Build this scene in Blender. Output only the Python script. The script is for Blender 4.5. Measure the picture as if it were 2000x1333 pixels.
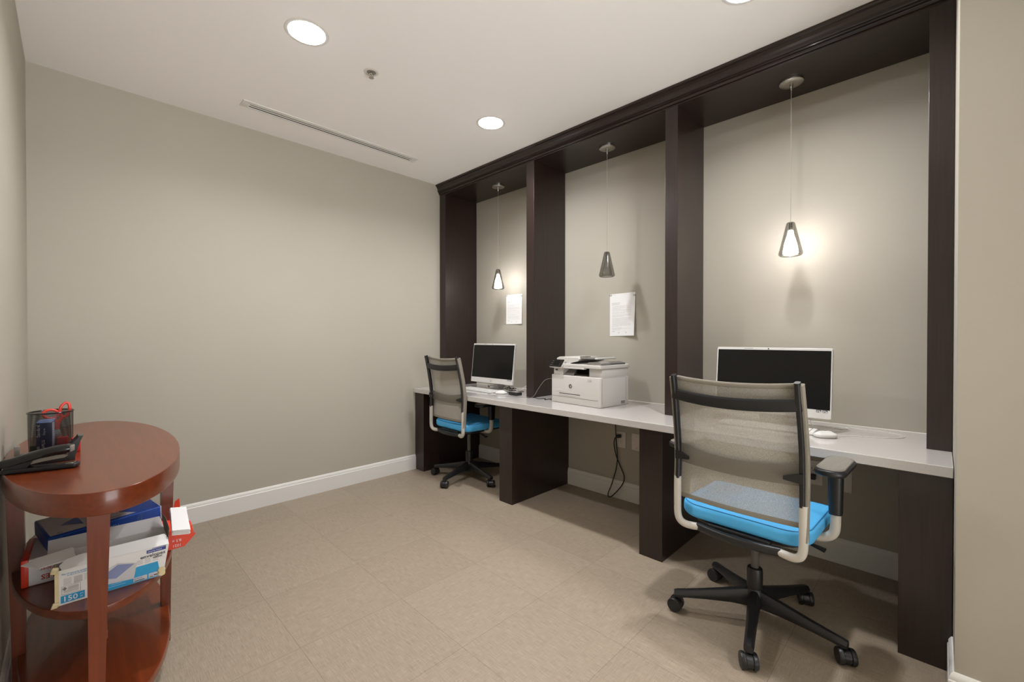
import bpy, bmesh, math, random
from mathutils import Vector, Matrix
random.seed(7)
PI = math.pi
C = bpy.context.scene.collection
for o in list(bpy.data.objects): bpy.data.objects.remove(o)

# ---------------------------------------------------------------- camera, world, exposure
cam = bpy.data.cameras.new('camera'); co = bpy.data.objects.new('camera', cam); C.objects.link(co)
cam.sensor_width = 36; cam.lens = 36*848/2000; cam.clip_start = .01
co.location = (0, 0, 1.237); co.rotation_euler = (math.radians(90-.439), 0, math.radians(-45.34))
sc = bpy.context.scene; sc.camera = co
sc.view_settings.view_transform = 'Standard'; sc.view_settings.look = 'None'
sc.view_settings.gamma = 1; sc.view_settings.use_curve_mapping = False
sc.view_settings.exposure = 1.72
w = bpy.data.worlds.new('world'); sc.world = w; w.use_nodes = True
bg_ = w.node_tree.nodes['Background']     # added fill from behind the camera, made stronger below to lift the ceiling
tc_ = w.node_tree.nodes.new('ShaderNodeTexCoord'); sx_ = w.node_tree.nodes.new('ShaderNodeSeparateXYZ'); rp_ = w.node_tree.nodes.new('ShaderNodeMapRange')
w.node_tree.links.new(tc_.outputs['Generated'], sx_.inputs[0]); w.node_tree.links.new(sx_.outputs[2], rp_.inputs[0])
rp_.inputs[1].default_value = -.25; rp_.inputs[2].default_value = .25; rp_.inputs[3].default_value = 2.7; rp_.inputs[4].default_value = .05
w.node_tree.links.new(rp_.outputs[0], bg_.inputs[1]); bg_.inputs[0].default_value = (1, .995, 1.01, 1)
DOWN = 16.0         # radiance of the downlight lenses
BEAM = 5.0; SPREAD = 150   # the shielded beam of each recessed downlight
BULB = 400.0       # radiance of the pendant bulbs
LC = (1, 1, 1.035)

# ---------------------------------------------------------------- materials
def lin(c):
    return tuple((x/255/12.92 if x/255 <= .04045 else ((x/255+.055)/1.055)**2.4) for x in c)
def mat(name, col, rough=.5, metal=0, coat=0, spec=.5, bump=None, var=None, emit=None):
    m = bpy.data.materials.new(name); m.use_nodes = True; nt = m.node_tree; b = nt.nodes['Principled BSDF']
    c = (*lin(col), 1)
    b.inputs['Base Color'].default_value = c; b.inputs['Roughness'].default_value = rough
    b.inputs['Metallic'].default_value = metal; b.inputs['Coat Weight'].default_value = coat
    b.inputs['Coat Roughness'].default_value = .08; b.inputs['Specular IOR Level'].default_value = spec
    if emit:
        b.inputs['Emission Color'].default_value = (*emit[0], 1); b.inputs['Emission Strength'].default_value = emit[1]
    N = nt.nodes.new; L = nt.links.new
    tc = N('ShaderNodeTexCoord')
    if bump:      # (scale, strength, stretch)
        mp = N('ShaderNodeMapping'); mp.inputs['Scale'].default_value = bump[2] if len(bump) > 2 else (1, 1, 1)
        n = N('ShaderNodeTexNoise'); n.inputs['Scale'].default_value = bump[0]; n.inputs['Detail'].default_value = 3
        bp = N('ShaderNodeBump'); bp.inputs['Strength'].default_value = bump[1]; bp.inputs['Distance'].default_value = .002
        L(tc.outputs['Object'], mp.inputs[0]); L(mp.outputs[0], n.inputs['Vector']); L(n.outputs['Fac'], bp.inputs['Height'])
        L(bp.outputs[0], b.inputs['Normal'])
    if var:       # (scale, colour2, stretch)
        mp = N('ShaderNodeMapping'); mp.inputs['Scale'].default_value = var[2] if len(var) > 2 else (1, 1, 1)
        n = N('ShaderNodeTexNoise'); n.inputs['Scale'].default_value = var[0]; n.inputs['Detail'].default_value = 5
        r = N('ShaderNodeValToRGB'); r.color_ramp.elements[0].position = .3; r.color_ramp.elements[1].position = .7
        r.color_ramp.elements[0].color = c; r.color_ramp.elements[1].color = (*lin(var[1]), 1)
        L(tc.outputs['Object'], mp.inputs[0]); L(mp.outputs[0], n.inputs['Vector']); L(n.outputs['Fac'], r.inputs[0])
        L(r.outputs[0], b.inputs['Base Color'])
    return m
M = {}
M['wall'] = mat('wall_paint', (175, 169, 155), .6, spec=.3, bump=(350, .12), var=(1.5, (177, 171, 157)))
M['ceil'] = mat('ceiling_paint', (246, 243, 239), .85, spec=.2, bump=(300, .08))
M['trim'] = mat('white_trim_paint', (222, 220, 214), .35, bump=(60, .05))
M['dark'] = mat('espresso_wood', (33, 23, 20), .34, coat=.2, spec=.45, bump=(30, .08, (8, 8, .5)), var=(14, (46, 32, 27), (8, 8, .35)))
M['darkh'] = mat('espresso_wood_along', (33, 23, 20), .34, coat=.2, spec=.45, bump=(30, .08, (8, .5, 8)), var=(14, (46, 32, 27), (8, .35, 8)))
M['quartz'] = mat('quartz_worktop', (198, 193, 188), .14, coat=.6, spec=.5, var=(220, (206, 201, 196)))
M['caulk'] = mat('white_caulk', (226, 222, 212), .5, bump=(120, .2))
M['steel'] = mat('brushed_nickel', (190, 186, 178), .35, metal=1, bump=(120, .1, (1, 12, 1)))
M['steelp'] = mat('nickel', (170, 168, 160), .25, metal=1, var=(40, (185, 182, 175)))
M['white_plastic'] = mat('white_plastic', (208, 206, 201), .38, bump=(400, .03))
M['printer'] = mat('printer_plastic', (200, 197, 191), .45, bump=(500, .04))
M['printer_side'] = mat('printer_side_plastic', (196, 191, 181), .5, bump=(500, .04))
M['grey_plastic'] = mat('grey_plastic', (92, 89, 84), .5, bump=(300, .04))
M['lid_grey'] = mat('light_grey_plastic', (128, 124, 117), .5, bump=(300, .04))
M['black'] = mat('black_plastic', (24, 24, 24), .42, bump=(400, .05))
M['blackg'] = mat('black_gloss_plastic', (17, 17, 17), .22, coat=.3, bump=(300, .02))
M['base_black'] = mat('satin_black_nylon', (30, 30, 31), .38, bump=(600, .05))
M['screen'] = mat('dark_screen_glass', (9, 9, 9), .25, spec=.35, bump=(900, .01))
M['line'] = mat('dark_groove', (60, 57, 53), .7, bump=(200, .02))
M['chair_tube'] = mat('silver_painted_tube', (196, 190, 179), .38, spec=.5, bump=(500, .03))
M['rail'] = mat('taupe_fabric_band', (128, 121, 108), .8, bump=(700, .4), var=(500, (142, 135, 121)))
M['blue'] = mat('blue_upholstery', (78, 172, 228), .62, spec=.35, bump=(900, .25), var=(400, (86, 180, 234)))
M['blue_seam'] = mat('blue_seam', (38, 110, 160), .7, bump=(400, .2))
M['pad'] = mat('armrest_grey_pad', (120, 115, 106), .5, bump=(300, .05))
M['ridge'] = mat('armrest_ridge_grey', (158, 153, 143), .5, bump=(300, .05))
M['paper'] = mat('white_paper', (232, 231, 228), .8, spec=.2, bump=(80, .05))
M['paper2'] = mat('greyish_paper', (206, 204, 204), .8, spec=.2, bump=(80, .05))
M['ink'] = mat('grey_ink', (120, 116, 112), .8, var=(200, (140, 136, 130)))
M['inkd'] = mat('black_ink', (30, 30, 34), .8, var=(200, (40, 40, 44)))
M['inkl'] = mat('pale_grey_ink', (186, 182, 182), .8, var=(200, (196, 192, 192)))
M['board'] = mat('grey_cardboard', (120, 114, 103), .8, bump=(60, .15), var=(12, (134, 127, 115)))
M['tape'] = mat('yellowed_tape', (216, 198, 150), .3, bump=(40, .6), var=(30, (232, 218, 176)))
M['cyan'] = mat('cyan_print', (30, 152, 205), .5, var=(20, (36, 158, 210)))
M['navy'] = mat('navy_print', (48, 66, 142), .5, var=(20, (54, 72, 148)))
M['slate'] = mat('slate_blue_print', (116, 128, 170), .5, var=(8, (138, 148, 186)))
M['reamblue'] = mat('royal_blue_wrapper', (14, 66, 158), .35, bump=(26, .5), var=(14, (20, 78, 176)))
M['red'] = mat('red_wrapper', (226, 62, 38), .4, bump=(24, .5), var=(14, (236, 76, 46)))
M['redd'] = mat('deep_red_print', (186, 30, 30), .5, var=(20, (196, 38, 36)))
M['scis'] = mat('red_orange_handle', (228, 60, 40), .35, bump=(200, .03))
M['whiteink'] = mat('white_print', (225, 228, 235), .5, var=(100, (235, 236, 240)))
M['paleink'] = mat('pale_blue_print', (110, 136, 190), .5, var=(100, (130, 152, 200)))
M['blueink'] = mat('blue_print', (50, 130, 190), .5, var=(100, (60, 140, 198)))
M['boxnavy'] = mat('navy_carton', (16, 34, 92), .45, var=(60, (22, 42, 108)))
M['boxlil'] = mat('lilac_white_carton', (178, 182, 208), .5, var=(60, (196, 198, 216)))
M['cable_black'] = mat('black_cable', (18, 18, 18), .5, bump=(200, .05))
M['cable_grey'] = mat('grey_cable', (120, 116, 110), .45, bump=(200, .05))
M['cable_white'] = mat('white_cable', (222, 218, 210), .45, bump=(200, .05))
M['brick'] = mat('power_brick_black', (36, 35, 34), .5, bump=(300, .05))
M['logo'] = mat('logo_dark_print', (46, 48, 46), .5, var=(200, (54, 56, 54)))
M['plate'] = mat('wall_plate_plastic', (214, 208, 198), .4, bump=(300, .02))
M['slot'] = mat('vent_dark_slot', (30, 29, 27), .9, bump=(50, .1))
M['bulb'] = mat('lit_bulb', (255, 250, 240), .4, emit=(LC, BULB), bump=(50, .01))
M['diff'] = mat('lit_downlight_lens', (255, 250, 240), .4, emit=(LC, DOWN), bump=(50, .01))

def mahogany(name, ax):
    m = mat(name, (96, 40, 20), .28, coat=.3, spec=.5); nt = m.node_tree; b = nt.nodes['Principled BSDF']
    N = nt.nodes.new; L = nt.links.new
    tc = N('ShaderNodeTexCoord'); mp = N('ShaderNodeMapping')
    s = [14, 14, 14]; s[ax] = .9; mp.inputs['Scale'].default_value = s
    n = N('ShaderNodeTexNoise'); n.inputs['Scale'].default_value = 5; n.inputs['Detail'].default_value = 6; n.inputs['Distortion'].default_value = .4
    r = N('ShaderNodeValToRGB'); e = r.color_ramp.elements
    e[0].position = .2; e[0].color = (*lin((94, 38, 14)), 1); e[1].position = .85; e[1].color = (*lin((124, 55, 22)), 1)
    L(tc.outputs['Object'], mp.inputs[0]); L(mp.outputs[0], n.inputs['Vector']); L(n.outputs['Fac'], r.inputs[0]); L(r.outputs[0], b.inputs['Base Color'])
    return m
M['mah'] = mahogany('mahogany_along', 1); M['mahz'] = mahogany('mahogany_upright', 2)

def floor_mat():
    m = mat('woven_vinyl_tile', (160, 146, 126), .42, spec=.4); nt = m.node_tree; b = nt.nodes['Principled BSDF']
    N = nt.nodes.new; L = nt.links.new
    def math_(op, a, bb=None):
        n = N('ShaderNodeMath'); n.operation = op
        for i, v in enumerate((a, bb)):
            if v is None: continue
            if isinstance(v, (int, float)): n.inputs[i].default_value = v
            else: L(v, n.inputs[i])
        return n.outputs[0]
    tc = N('ShaderNodeTexCoord'); sp = N('ShaderNodeSeparateXYZ'); L(tc.outputs['Object'], sp.inputs[0])
    T = .457
    u = math_('DIVIDE', math_('SUBTRACT', sp.outputs[0], 1.088), T); v = math_('DIVIDE', math_('SUBTRACT', sp.outputs[1], 1.352), T)
    fu = math_('FRACT', u); fv = math_('FRACT', v)
    du = math_('ABSOLUTE', math_('SUBTRACT', fu, .5)); dv = math_('ABSOLUTE', math_('SUBTRACT', fv, .5))
    seam = math_('GREATER_THAN', math_('MAXIMUM', du, dv), .4983)
    cu = math_('FLOOR', u); cv = math_('FLOOR', v)
    wn = N('ShaderNodeTexWhiteNoise'); wn.noise_dimensions = '2D'
    cx = N('ShaderNodeCombineXYZ'); L(cu, cx.inputs[0]); L(cv, cx.inputs[1]); L(cx.outputs[0], wn.inputs['Vector'])
    par = math_('PINGPONG', math_('ADD', cu, cv), 1.0)
    def streak(s):
        mp = N('ShaderNodeMapping'); mp.inputs['Scale'].default_value = s; n = N('ShaderNodeTexNoise')
        n.inputs['Scale'].default_value = 1; n.inputs['Detail'].default_value = 4; n.inputs['Roughness'].default_value = .7
        L(tc.outputs['Object'], mp.inputs[0]); L(mp.outputs[0], n.inputs['Vector']); return n.outputs['Fac']
    a = streak((16, 480, 1)); c = streak((480, 16, 1))
    def mix(f, x, y):
        n = N('ShaderNodeMix'); n.data_type = 'FLOAT'
        for i, q in ((0, f), (2, x), (3, y)):
            if isinstance(q, (int, float)): n.inputs[i].default_value = q
            else: L(q, n.inputs[i])
        return n.outputs[0]
    k = mix(mix(par, .42, .66), a, c)
    r = N('ShaderNodeValToRGB'); e = r.color_ramp.elements
    e[0].position = .34; e[0].color = (*lin((126, 113, 96)), 1); e[1].position = .66; e[1].color = (*lin((172, 157, 138)), 1)
    L(math_('ADD', k, math_('MULTIPLY', math_('SUBTRACT', wn.outputs['Value'], .5), .04)), r.inputs[0])
    mx = N('ShaderNodeMix'); mx.data_type = 'RGBA'; L(math_('MULTIPLY', seam, .55), mx.inputs[0]); L(r.outputs[0], mx.inputs[6]); mx.inputs[7].default_value = (*lin((70, 62, 52)), 1)
    L(mx.outputs[2], b.inputs['Base Color'])
    bp = N('ShaderNodeBump'); bp.inputs['Strength'].default_value = .25; bp.inputs['Distance'].default_value = .002
    L(k, bp.inputs['Height']); L(bp.outputs[0], b.inputs['Normal'])
    return m
M['floor'] = floor_mat()

def see_through(name, col, opac, rough=.8, scale=900, glass=False, spread=.25, holes=None):
    m = bpy.data.materials.new(name); m.use_nodes = True; nt = m.node_tree; b = nt.nodes['Principled BSDF']
    N = nt.nodes.new; L = nt.links.new; out = nt.nodes['Material Output']
    b.inputs['Base Color'].default_value = (*lin(col), 1); b.inputs['Roughness'].default_value = rough
    tr = N('ShaderNodeBsdfTransparent'); mx = N('ShaderNodeMixShader')
    if glass:
        tr.inputs[0].default_value = (*glass, 1)
        gl = N('ShaderNodeBsdfGlossy'); gl.inputs['Roughness'].default_value = .03
        lw = N('ShaderNodeLayerWeight'); lw.inputs[0].default_value = .5
        pw = N('ShaderNodeMath'); pw.operation = 'POWER'; L(lw.outputs['Facing'], pw.inputs[0]); pw.inputs[1].default_value = 4
        fr = N('ShaderNodeMath'); fr.operation = 'MULTIPLY_ADD'; L(pw.outputs[0], fr.inputs[0]); fr.inputs[1].default_value = .5; fr.inputs[2].default_value = .035
        L(fr.outputs[0], mx.inputs[0]); L(tr.outputs[0], mx.inputs[1]); L(gl.outputs[0], mx.inputs[2])
    else:
        tc = N('ShaderNodeTexCoord'); n = N('ShaderNodeTexNoise'); n.inputs['Scale'].default_value = scale; n.inputs['Detail'].default_value = 1
        mr = N('ShaderNodeMapRange'); mr.inputs[1].default_value = .3; mr.inputs[2].default_value = .7
        mr.inputs[3].default_value = opac-spread; mr.inputs[4].default_value = min(1, opac+spread)
        L(tc.outputs['Object'], n.inputs['Vector']); L(n.outputs['Fac'], mr.inputs[0])
        L(mr.outputs[0], mx.inputs[0]); L(tr.outputs[0], mx.inputs[1]); L(b.outputs[0], mx.inputs[2])
    L(mx.outputs[0], out.inputs[0]); return m
M['mesh'] = see_through('chair_mesh_fabric', (176, 170, 157), .8, spread=.2, scale=1100)
nt_ = M['mesh'].node_tree; n1 = nt_.nodes.new('ShaderNodeTexNoise'); n1.inputs['Scale'].default_value = 1; mp_ = nt_.nodes.new('ShaderNodeMapping'); mp_.inputs['Scale'].default_value = (400, 420, 900)
tc1 = nt_.nodes.new('ShaderNodeTexCoord'); cr_ = nt_.nodes.new('ShaderNodeValToRGB'); cr_.color_ramp.elements[0].position = .35; cr_.color_ramp.elements[1].position = .65
cr_.color_ramp.elements[0].color = (*lin((156, 151, 139)), 1); cr_.color_ramp.elements[1].color = (*lin((204, 199, 187)), 1)
nt_.links.new(tc1.outputs['Object'], mp_.inputs[0]); nt_.links.new(mp_.outputs[0], n1.inputs['Vector']); nt_.links.new(n1.outputs['Fac'], cr_.inputs[0]); nt_.links.new(cr_.outputs[0], nt_.nodes['Principled BSDF'].inputs['Base Color'])
M['lumbar'] = see_through('lumbar_strip', (112, 106, 94), .85, rough=.6)
M['smoke'] = see_through('smoked_glass', (90, 90, 88), 0, glass=(.56, .55, .535))
M['inner'] = see_through('clear_inner_glass', (90, 90, 88), 0, glass=(.88, .88, .87))
def lit_glass():
    m = see_through('lit_inner_glass', (255, 250, 240), .62, scale=60, spread=.05)
    b = m.node_tree.nodes['Principled BSDF']; b.inputs['Emission Color'].default_value = (*LC, 1); b.inputs['Emission Strength'].default_value = 2.3
    return m
M['lit_inner'] = lit_glass()
def wire_mesh():      # expanded black metal mesh: round holes on a cylinder, in object space angle/height
    m = see_through('black_wire_mesh', (22, 22, 22), .6, rough=.4); nt = m.node_tree; N = nt.nodes.new; L = nt.links.new
    mx = [n for n in nt.nodes if n.type == 'MIX_SHADER'][0]
    tc = N('ShaderNodeTexCoord'); v = N('ShaderNodeTexVoronoi'); v.inputs['Scale'].default_value = 1; v.inputs['Randomness'].default_value = 0
    sp = N('ShaderNodeSeparateXYZ'); L(tc.outputs['Object'], sp.inputs[0])
    at = N('ShaderNodeMath'); at.operation = 'ARCTAN2'; L(sp.outputs[1], at.inputs[0]); L(sp.outputs[0], at.inputs[1])
    def ml(a, k, add=None):
        n = N('ShaderNodeMath'); n.operation = 'MULTIPLY'; L(a, n.inputs[0]); n.inputs[1].default_value = k; return n.outputs[0]
    U = ml(at.outputs[0], 110/(2*PI)); V = ml(sp.outputs[2], 300)
    hf = N('ShaderNodeMath'); hf.operation = 'MULTIPLY'; fl = N('ShaderNodeMath'); fl.operation = 'FLOOR'; L(V, fl.inputs[0])
    L(fl.outputs[0], hf.inputs[0]); hf.inputs[1].default_value = .5
    ad = N('ShaderNodeMath'); ad.operation = 'ADD'; L(U, ad.inputs[0]); L(hf.outputs[0], ad.inputs[1])
    def cen(x):
        f = N('ShaderNodeMath'); f.operation = 'FRACT'; L(x, f.inputs[0]); s = N('ShaderNodeMath'); s.operation = 'SUBTRACT'; L(f.outputs[0], s.inputs[0]); s.inputs[1].default_value = .5
        q = N('ShaderNodeMath'); q.operation = 'MULTIPLY'; L(s.outputs[0], q.inputs[0]); L(s.outputs[0], q.inputs[1]); return q.outputs[0]
    sm = N('ShaderNodeMath'); sm.operation = 'ADD'; L(cen(ad.outputs[0]), sm.inputs[0]); L(cen(V), sm.inputs[1])
    g = N('ShaderNodeMath'); g.operation = 'GREATER_THAN'; L(sm.outputs[0], g.inputs[0]); g.inputs[1].default_value = .13
    L(g.outputs[0], mx.inputs[0]); nt.nodes.remove(v); return m
M['wire'] = wire_mesh()

# ---------------------------------------------------------------- mesh builder
class MB:
    def __init__(s): s.bm = bmesh.new()
    def poly(s, vs, faces, mi=0):
        v = [s.bm.verts.new(p) for p in vs]
        for f in faces:
            try: q = s.bm.faces.new([v[i] for i in f]); q.material_index = mi
            except ValueError: pass
        return s
    def box(s, a, b, bev=0, T=None, mi=0, seg=2):
        t = bmesh.new()
        bmesh.ops.create_cube(t, size=1)
        bmesh.ops.scale(t, vec=[b[i]-a[i] for i in range(3)], verts=t.verts)
        bmesh.ops.translate(t, vec=[(a[i]+b[i])/2 for i in range(3)], verts=t.verts)
        if bev: bmesh.ops.bevel(t, geom=t.edges[:], offset=bev, segments=seg, profile=.5, affect='EDGES')
        return s.add(t, T, mi)
    def add(s, t, T=None, mi=0):
        if T is not None: bmesh.ops.transform(t, matrix=T, verts=t.verts)
        mp = {v: s.bm.verts.new(v.co) for v in t.verts}
        for f in t.faces:
            try: q = s.bm.faces.new([mp[v] for v in f.verts]); q.material_index = mi if mi is not None else f.material_index
            except ValueError: pass
        t.free(); return s
    def rings(s, R, closed=True, cap=True, mi=0, T=None):
        """R: list of rings of equal length"""
        if T is not None: R = [[T @ Vector(p) for p in r] for r in R]
        V = [[s.bm.verts.new(p) for p in r] for r in R]; n = len(V[0])
        for a, b in zip(V, V[1:]):
            for i in range(n if closed else n-1):
                j = (i+1) % n
                f = s.bm.faces.new((a[i], a[j], b[j], b[i])); f.material_index = mi
        if cap and closed:
            f = s.bm.faces.new(V[0][::-1]); f.material_index = mi
            f = s.bm.faces.new(V[-1]); f.material_index = mi
        return s
    def tube(s, P, r, n=10, b=None, closed=False, mi=0, T=None, up=None, pw=2.0, smooth=0):
        P = [Vector(p) for p in P]
        if smooth: P = spline(P, smooth, closed)
        m = len(P)
        rr = r if isinstance(r, (list, tuple)) else [r]*m
        if len(rr) != m: rr = [rr[0]+(rr[-1]-rr[0])*i/(m-1) for i in range(m)]
        tang = []
        for i in range(m):
            a = P[i-1] if (i > 0 or closed) else P[i]; c = P[(i+1) % m] if (i < m-1 or closed) else P[i]
            tang.append((c-a).normalized())
        u = Vector(up) if up else (Vector((0, 0, 1)) if abs(tang[0].z) < .9 else Vector((1, 0, 0)))
        R = []
        for i in range(m):
            t = tang[i]; u0 = Vector(up) if up else u
            x = (u0 - t*u0.dot(t)).normalized(); u = x; y = t.cross(x)
            q = b if b else 1
            ring = []
            for k in range(n):
                a = 2*PI*k/n; cx, sx = math.cos(a), math.sin(a)
                ex = math.copysign(abs(cx)**(2/pw), cx); ey = math.copysign(abs(sx)**(2/pw), sx)
                ring.append(P[i] + x*ex*rr[i] + y*ey*rr[i]*q)
            R.append(ring)
        if closed: R.append(R[0]); 
        if closed:
            if T is not None: R = [[T @ p for p in rg] for rg in R]
            V = [[s.bm.verts.new(p) for p in rg] for rg in R[:-1]]; V.append(V[0])
            for a_, b_ in zip(V, V[1:]):
                for i in range(n):
                    f = s.bm.faces.new((a_[i], a_[(i+1) % n], b_[(i+1) % n], b_[i])); f.material_index = mi
            return s
        return s.rings(R, mi=mi, T=T)
    def lathe(s, prof, c=(0, 0, 0), n=32, mi=0, T=None, cap=True):
        R = [[(c[0]+r*math.cos(2*PI*k/n), c[1]+r*math.sin(2*PI*k/n), c[2]+z) for k in range(n)] for r, z in prof]
        return s.rings(R, cap=cap, mi=mi, T=T)
    def slab(s, hx, hy, r, z0, z1, e=.003, c=(0, 0), T=None, mi=0, dome=0, n=6, cut=3):
        def rr(d):
            a, b, q = hx-d, hy-d, max(r-d, .0004); o = []
            for (sx, sy, a0) in ((1, 1, 0), (-1, 1, PI/2), (-1, -1, PI), (1, -1, 1.5*PI)):
                for k in range(n+1):
                    t = a0+PI/2*k/n; o.append((c[0]+sx*(a-q)+q*math.cos(t), c[1]+sy*(b-q)+q*math.sin(t)))
            return o
        R = []
        for k in range(cut+1):
            t = PI/2*(1-k/cut); R.append([(x, y, z0+e-e*math.sin(t)) for x, y in rr(e*(1-math.cos(t)))])
        for k in range(cut+1):
            t = PI/2*k/cut; R.append([(x, y, z1-e+e*math.sin(t)) for x, y in rr(e*(1-math.cos(t)))])
        if dome:
            for q in (.25, .5, .75):
                d = min(hx, hy)*q; R.append([(x, y, z1+dome*(1-(1-q)**2)) for x, y in rr(e+d*.98)])
        return s.rings(R, mi=mi, T=T)
    def prism(s, pts, d0, d1, axis=2, mi=0, T=None):
        """2D polygon swept along an axis. axis 0: pts=(y,z); 1: pts=(x,z); 2: pts=(x,y)"""
        def P(p, d): return {0: (d, p[0], p[1]), 1: (p[0], d, p[1]), 2: (p[0], p[1], d)}[axis]
        return s.rings([[P(p, d0) for p in pts], [P(p, d1) for p in pts]], mi=mi, T=T)
    def quad(s, *p, mi=0): return s.poly(p, [tuple(range(len(p)))], mi)
    def build(s, name, mats, parent=None, loc=None, rz=0, ang=35, bev=0):
        bm = s.bm
        bmesh.ops.recalc_face_normals(bm, faces=bm.faces)
        for f in bm.faces: f.smooth = True
        for e in bm.edges:
            if len(e.link_faces) == 2:
                q = e.calc_face_angle(0); A = sorted(f.calc_area() for f in e.link_faces)
                if q > math.radians(ang) or (q > .1 and A[1] > 12*A[0] and A[1] > .003): e.smooth = False
        me = bpy.data.meshes.new(name); bm.to_mesh(me); bm.free()
        if not isinstance(mats, (list, tuple)): mats = [mats]
        for m in mats: me.materials.append(M[m] if isinstance(m, str) else m)
        o = bpy.data.objects.new(name, me); C.objects.link(o)
        if parent: o.parent = parent
        if loc: o.location = loc
        if rz: o.rotation_euler.z = rz
        return o
def spline(P, k=6, closed=False):
    m = len(P); out = []
    for i in range(m if closed else m-1):
        if closed: a, b, c, d = P[i-1], P[i], P[(i+1) % m], P[(i+2) % m]
        else: a, b, c, d = P[max(i-1, 0)], P[i], P[i+1], P[min(i+2, m-1)]
        for j in range(k):
            t = j/k; out.append(.5*((2*b)+(c-a)*t+(2*a-5*b+4*c-d)*t*t+(-a+3*b-3*c+d)*t**3))
    if not closed: out.append(P[-1])
    return out
def V3(*a): return Vector(a)
def RZ(a): return Matrix.Rotation(a, 4, 'Z')
def TR(*a): return Matrix.Translation(a)
def frame(o, u, v, w):
    """matrix taking local x,y,z to u,v,w at o"""
    m = Matrix.Identity(4)
    for i, q in enumerate((u, v, w)):
        q = Vector(q).normalized()
        for j in range(3): m[j][i] = q[j]
    for j in range(3): m[j][3] = o[j]
    return m
def text(s, string, size, T, mi=0, bold=0, ext=.0002, align='LEFT', sx=1):
    cu = bpy.data.curves.new('t', 'FONT'); cu.body = string; cu.size = size; cu.offset = bold; cu.extrude = ext; cu.align_x = align; cu.resolution_u = 2
    o = bpy.data.objects.new('t', cu); C.objects.link(o); bpy.context.view_layer.update()
    dg = bpy.context.evaluated_depsgraph_get(); me = bpy.data.meshes.new_from_object(o.evaluated_get(dg))
    t = bmesh.new(); t.from_mesh(me); bmesh.ops.scale(t, vec=(sx, 1, 1), verts=t.verts)
    s.add(t, T, mi); bpy.data.objects.remove(o); bpy.data.curves.remove(cu); bpy.data.meshes.remove(me)
    return s
def tag(o, label, cat, group=None, kind=None):
    if label: o['label'] = label
    if cat: o['category'] = cat
    if group: o['group'] = group
    if kind: o['kind'] = kind
    return o
def thing(name, label, cat, loc=(0, 0, 0), rz=0, group=None):
    o = bpy.data.objects.new(name, None); C.objects.link(o); o.location = loc; o.rotation_euler.z = rz
    o.empty_display_size = .05
    return tag(o, label, cat, group)
def struct(mb, name, mats): return tag(mb.build(name, mats), None, None, kind='structure')

# ---------------------------------------------------------------- room shell
XL, XR, YF, YB, ZC = -.172, 2.955, 3.53, -1.7, 2.735
XS, YS = 2.036, -.037           # corner of the wall that closes the niche
struct(MB().box((XL-.1, YB-.1, -.1), (XR+.1, YF+.1, 0)), 'floor', 'floor')
struct(MB().box((XL-.1, YB-.1, ZC), (XR+.1, YF+.1, ZC+.1)), 'ceiling', 'ceil')
struct(MB().box((XL-.1, YF, 0), (XR+.1, YF+.1, ZC)), 'wall_far', 'wall')
struct(MB().box((XL-.1, YB-.1, 0), (XL, YF, ZC)), 'wall_left', 'wall')
struct(MB().box((XR, YS, 0), (XR+.1, YF, ZC)), 'wall_right', 'wall')
struct(MB().box((XS, YB-.1, 0), (XR+.1, YS, ZC), .002), 'wall_near', 'wall')
# behind the camera a wide doorway leads to a lit corridor
struct(MB().box((1.716, -.72, 0), (XS, -.60, ZC)), 'wall_rear', 'wall')
struct(MB().box((XL, -.72, 2.18), (1.716, -.60, ZC)), 'wall_rear_header', 'wall')
def bb_prof(t=.015, h=.136):
    return [(0, 0), (t, 0), (t, h-.028), (t*.8, h-.024), (t*.8, h-.014), (t*.55, h-.006), (t*.3, h), (0, h)]
def baseboard(name, p, q, nrm):
    p = Vector((*p, 0)); q = Vector((*q, 0)); nrm = Vector((*nrm, 0))
    R = [[b+nrm*x+Vector((0, 0, z)) for x, z in bb_prof()] for b in (p, q)]
    m = MB(); m.rings(R); struct(m, name, 'trim')
baseboard('baseboard_far', (XL, YF), (2.285, YF), (0, -1))
baseboard('baseboard_left', (XL, YB), (XL, YF-.014), (1, 0))
baseboard('baseboard_right', (XR, .118), (XR, YF-.14), (-1, 0))
m = MB()
pr_ = bb_prof()
R = []
for (bx, by, nx, ny) in ((XS+.233, YS, 0, 1), (XS, YS, -1, 1), (XS, YB, -1, 0)):
    R.append([Vector((bx+nx*x, by+ny*x, z)) for x, z in pr_])
m.rings(R); struct(m, 'baseboard_near', 'trim')

# ---------------------------------------------------------------- built-in desk
ZT = .763
PAN = [(3.388, 3.528), (2.243, 2.378), (1.084, 1.222), (-.035, .115)]
COL = [(3.436, 3.528), (2.282, 2.363), (1.128, 1.206), (-.036, .042)]
plab = ['dark wood support panel under the worktop against the far beige wall',
        'dark wood support panel between the left chair and the printer bay',
        'dark wood support panel right of the dangling black power cord',
        'dark wood support panel under the worktop at the right wall corner']
clab = ['dark wood upright rising from the worktop against the far wall',
        'dark wood upright on the worktop behind the printer, left side',
        'dark wood upright on the worktop between printer and near monitor',
        'dark wood upright at the right end, beside the pale wall corner']
for (a, b), l in zip(PAN, plab):
    o = MB().box((2.27, a, 0), (XR-.001, b, ZT-.04), .0015).build('desk_support_panel', 'dark')
    tag(o, l, 'desk panel', 'support panels under the worktop')
ZS = 2.632
for (a, b), l in zip(COL, clab):
    o = MB().box((2.555, a, ZT+.0005), (XR-.001, b, ZS), .0012).build('wooden_upright', 'dark')
    tag(o, l, 'column', 'dark wood uprights on the worktop')
wt = thing('worktop', 'long pale grey quartz worktop running along the niche wall', 'worktop', (2.6, 1.75, ZT))
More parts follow.
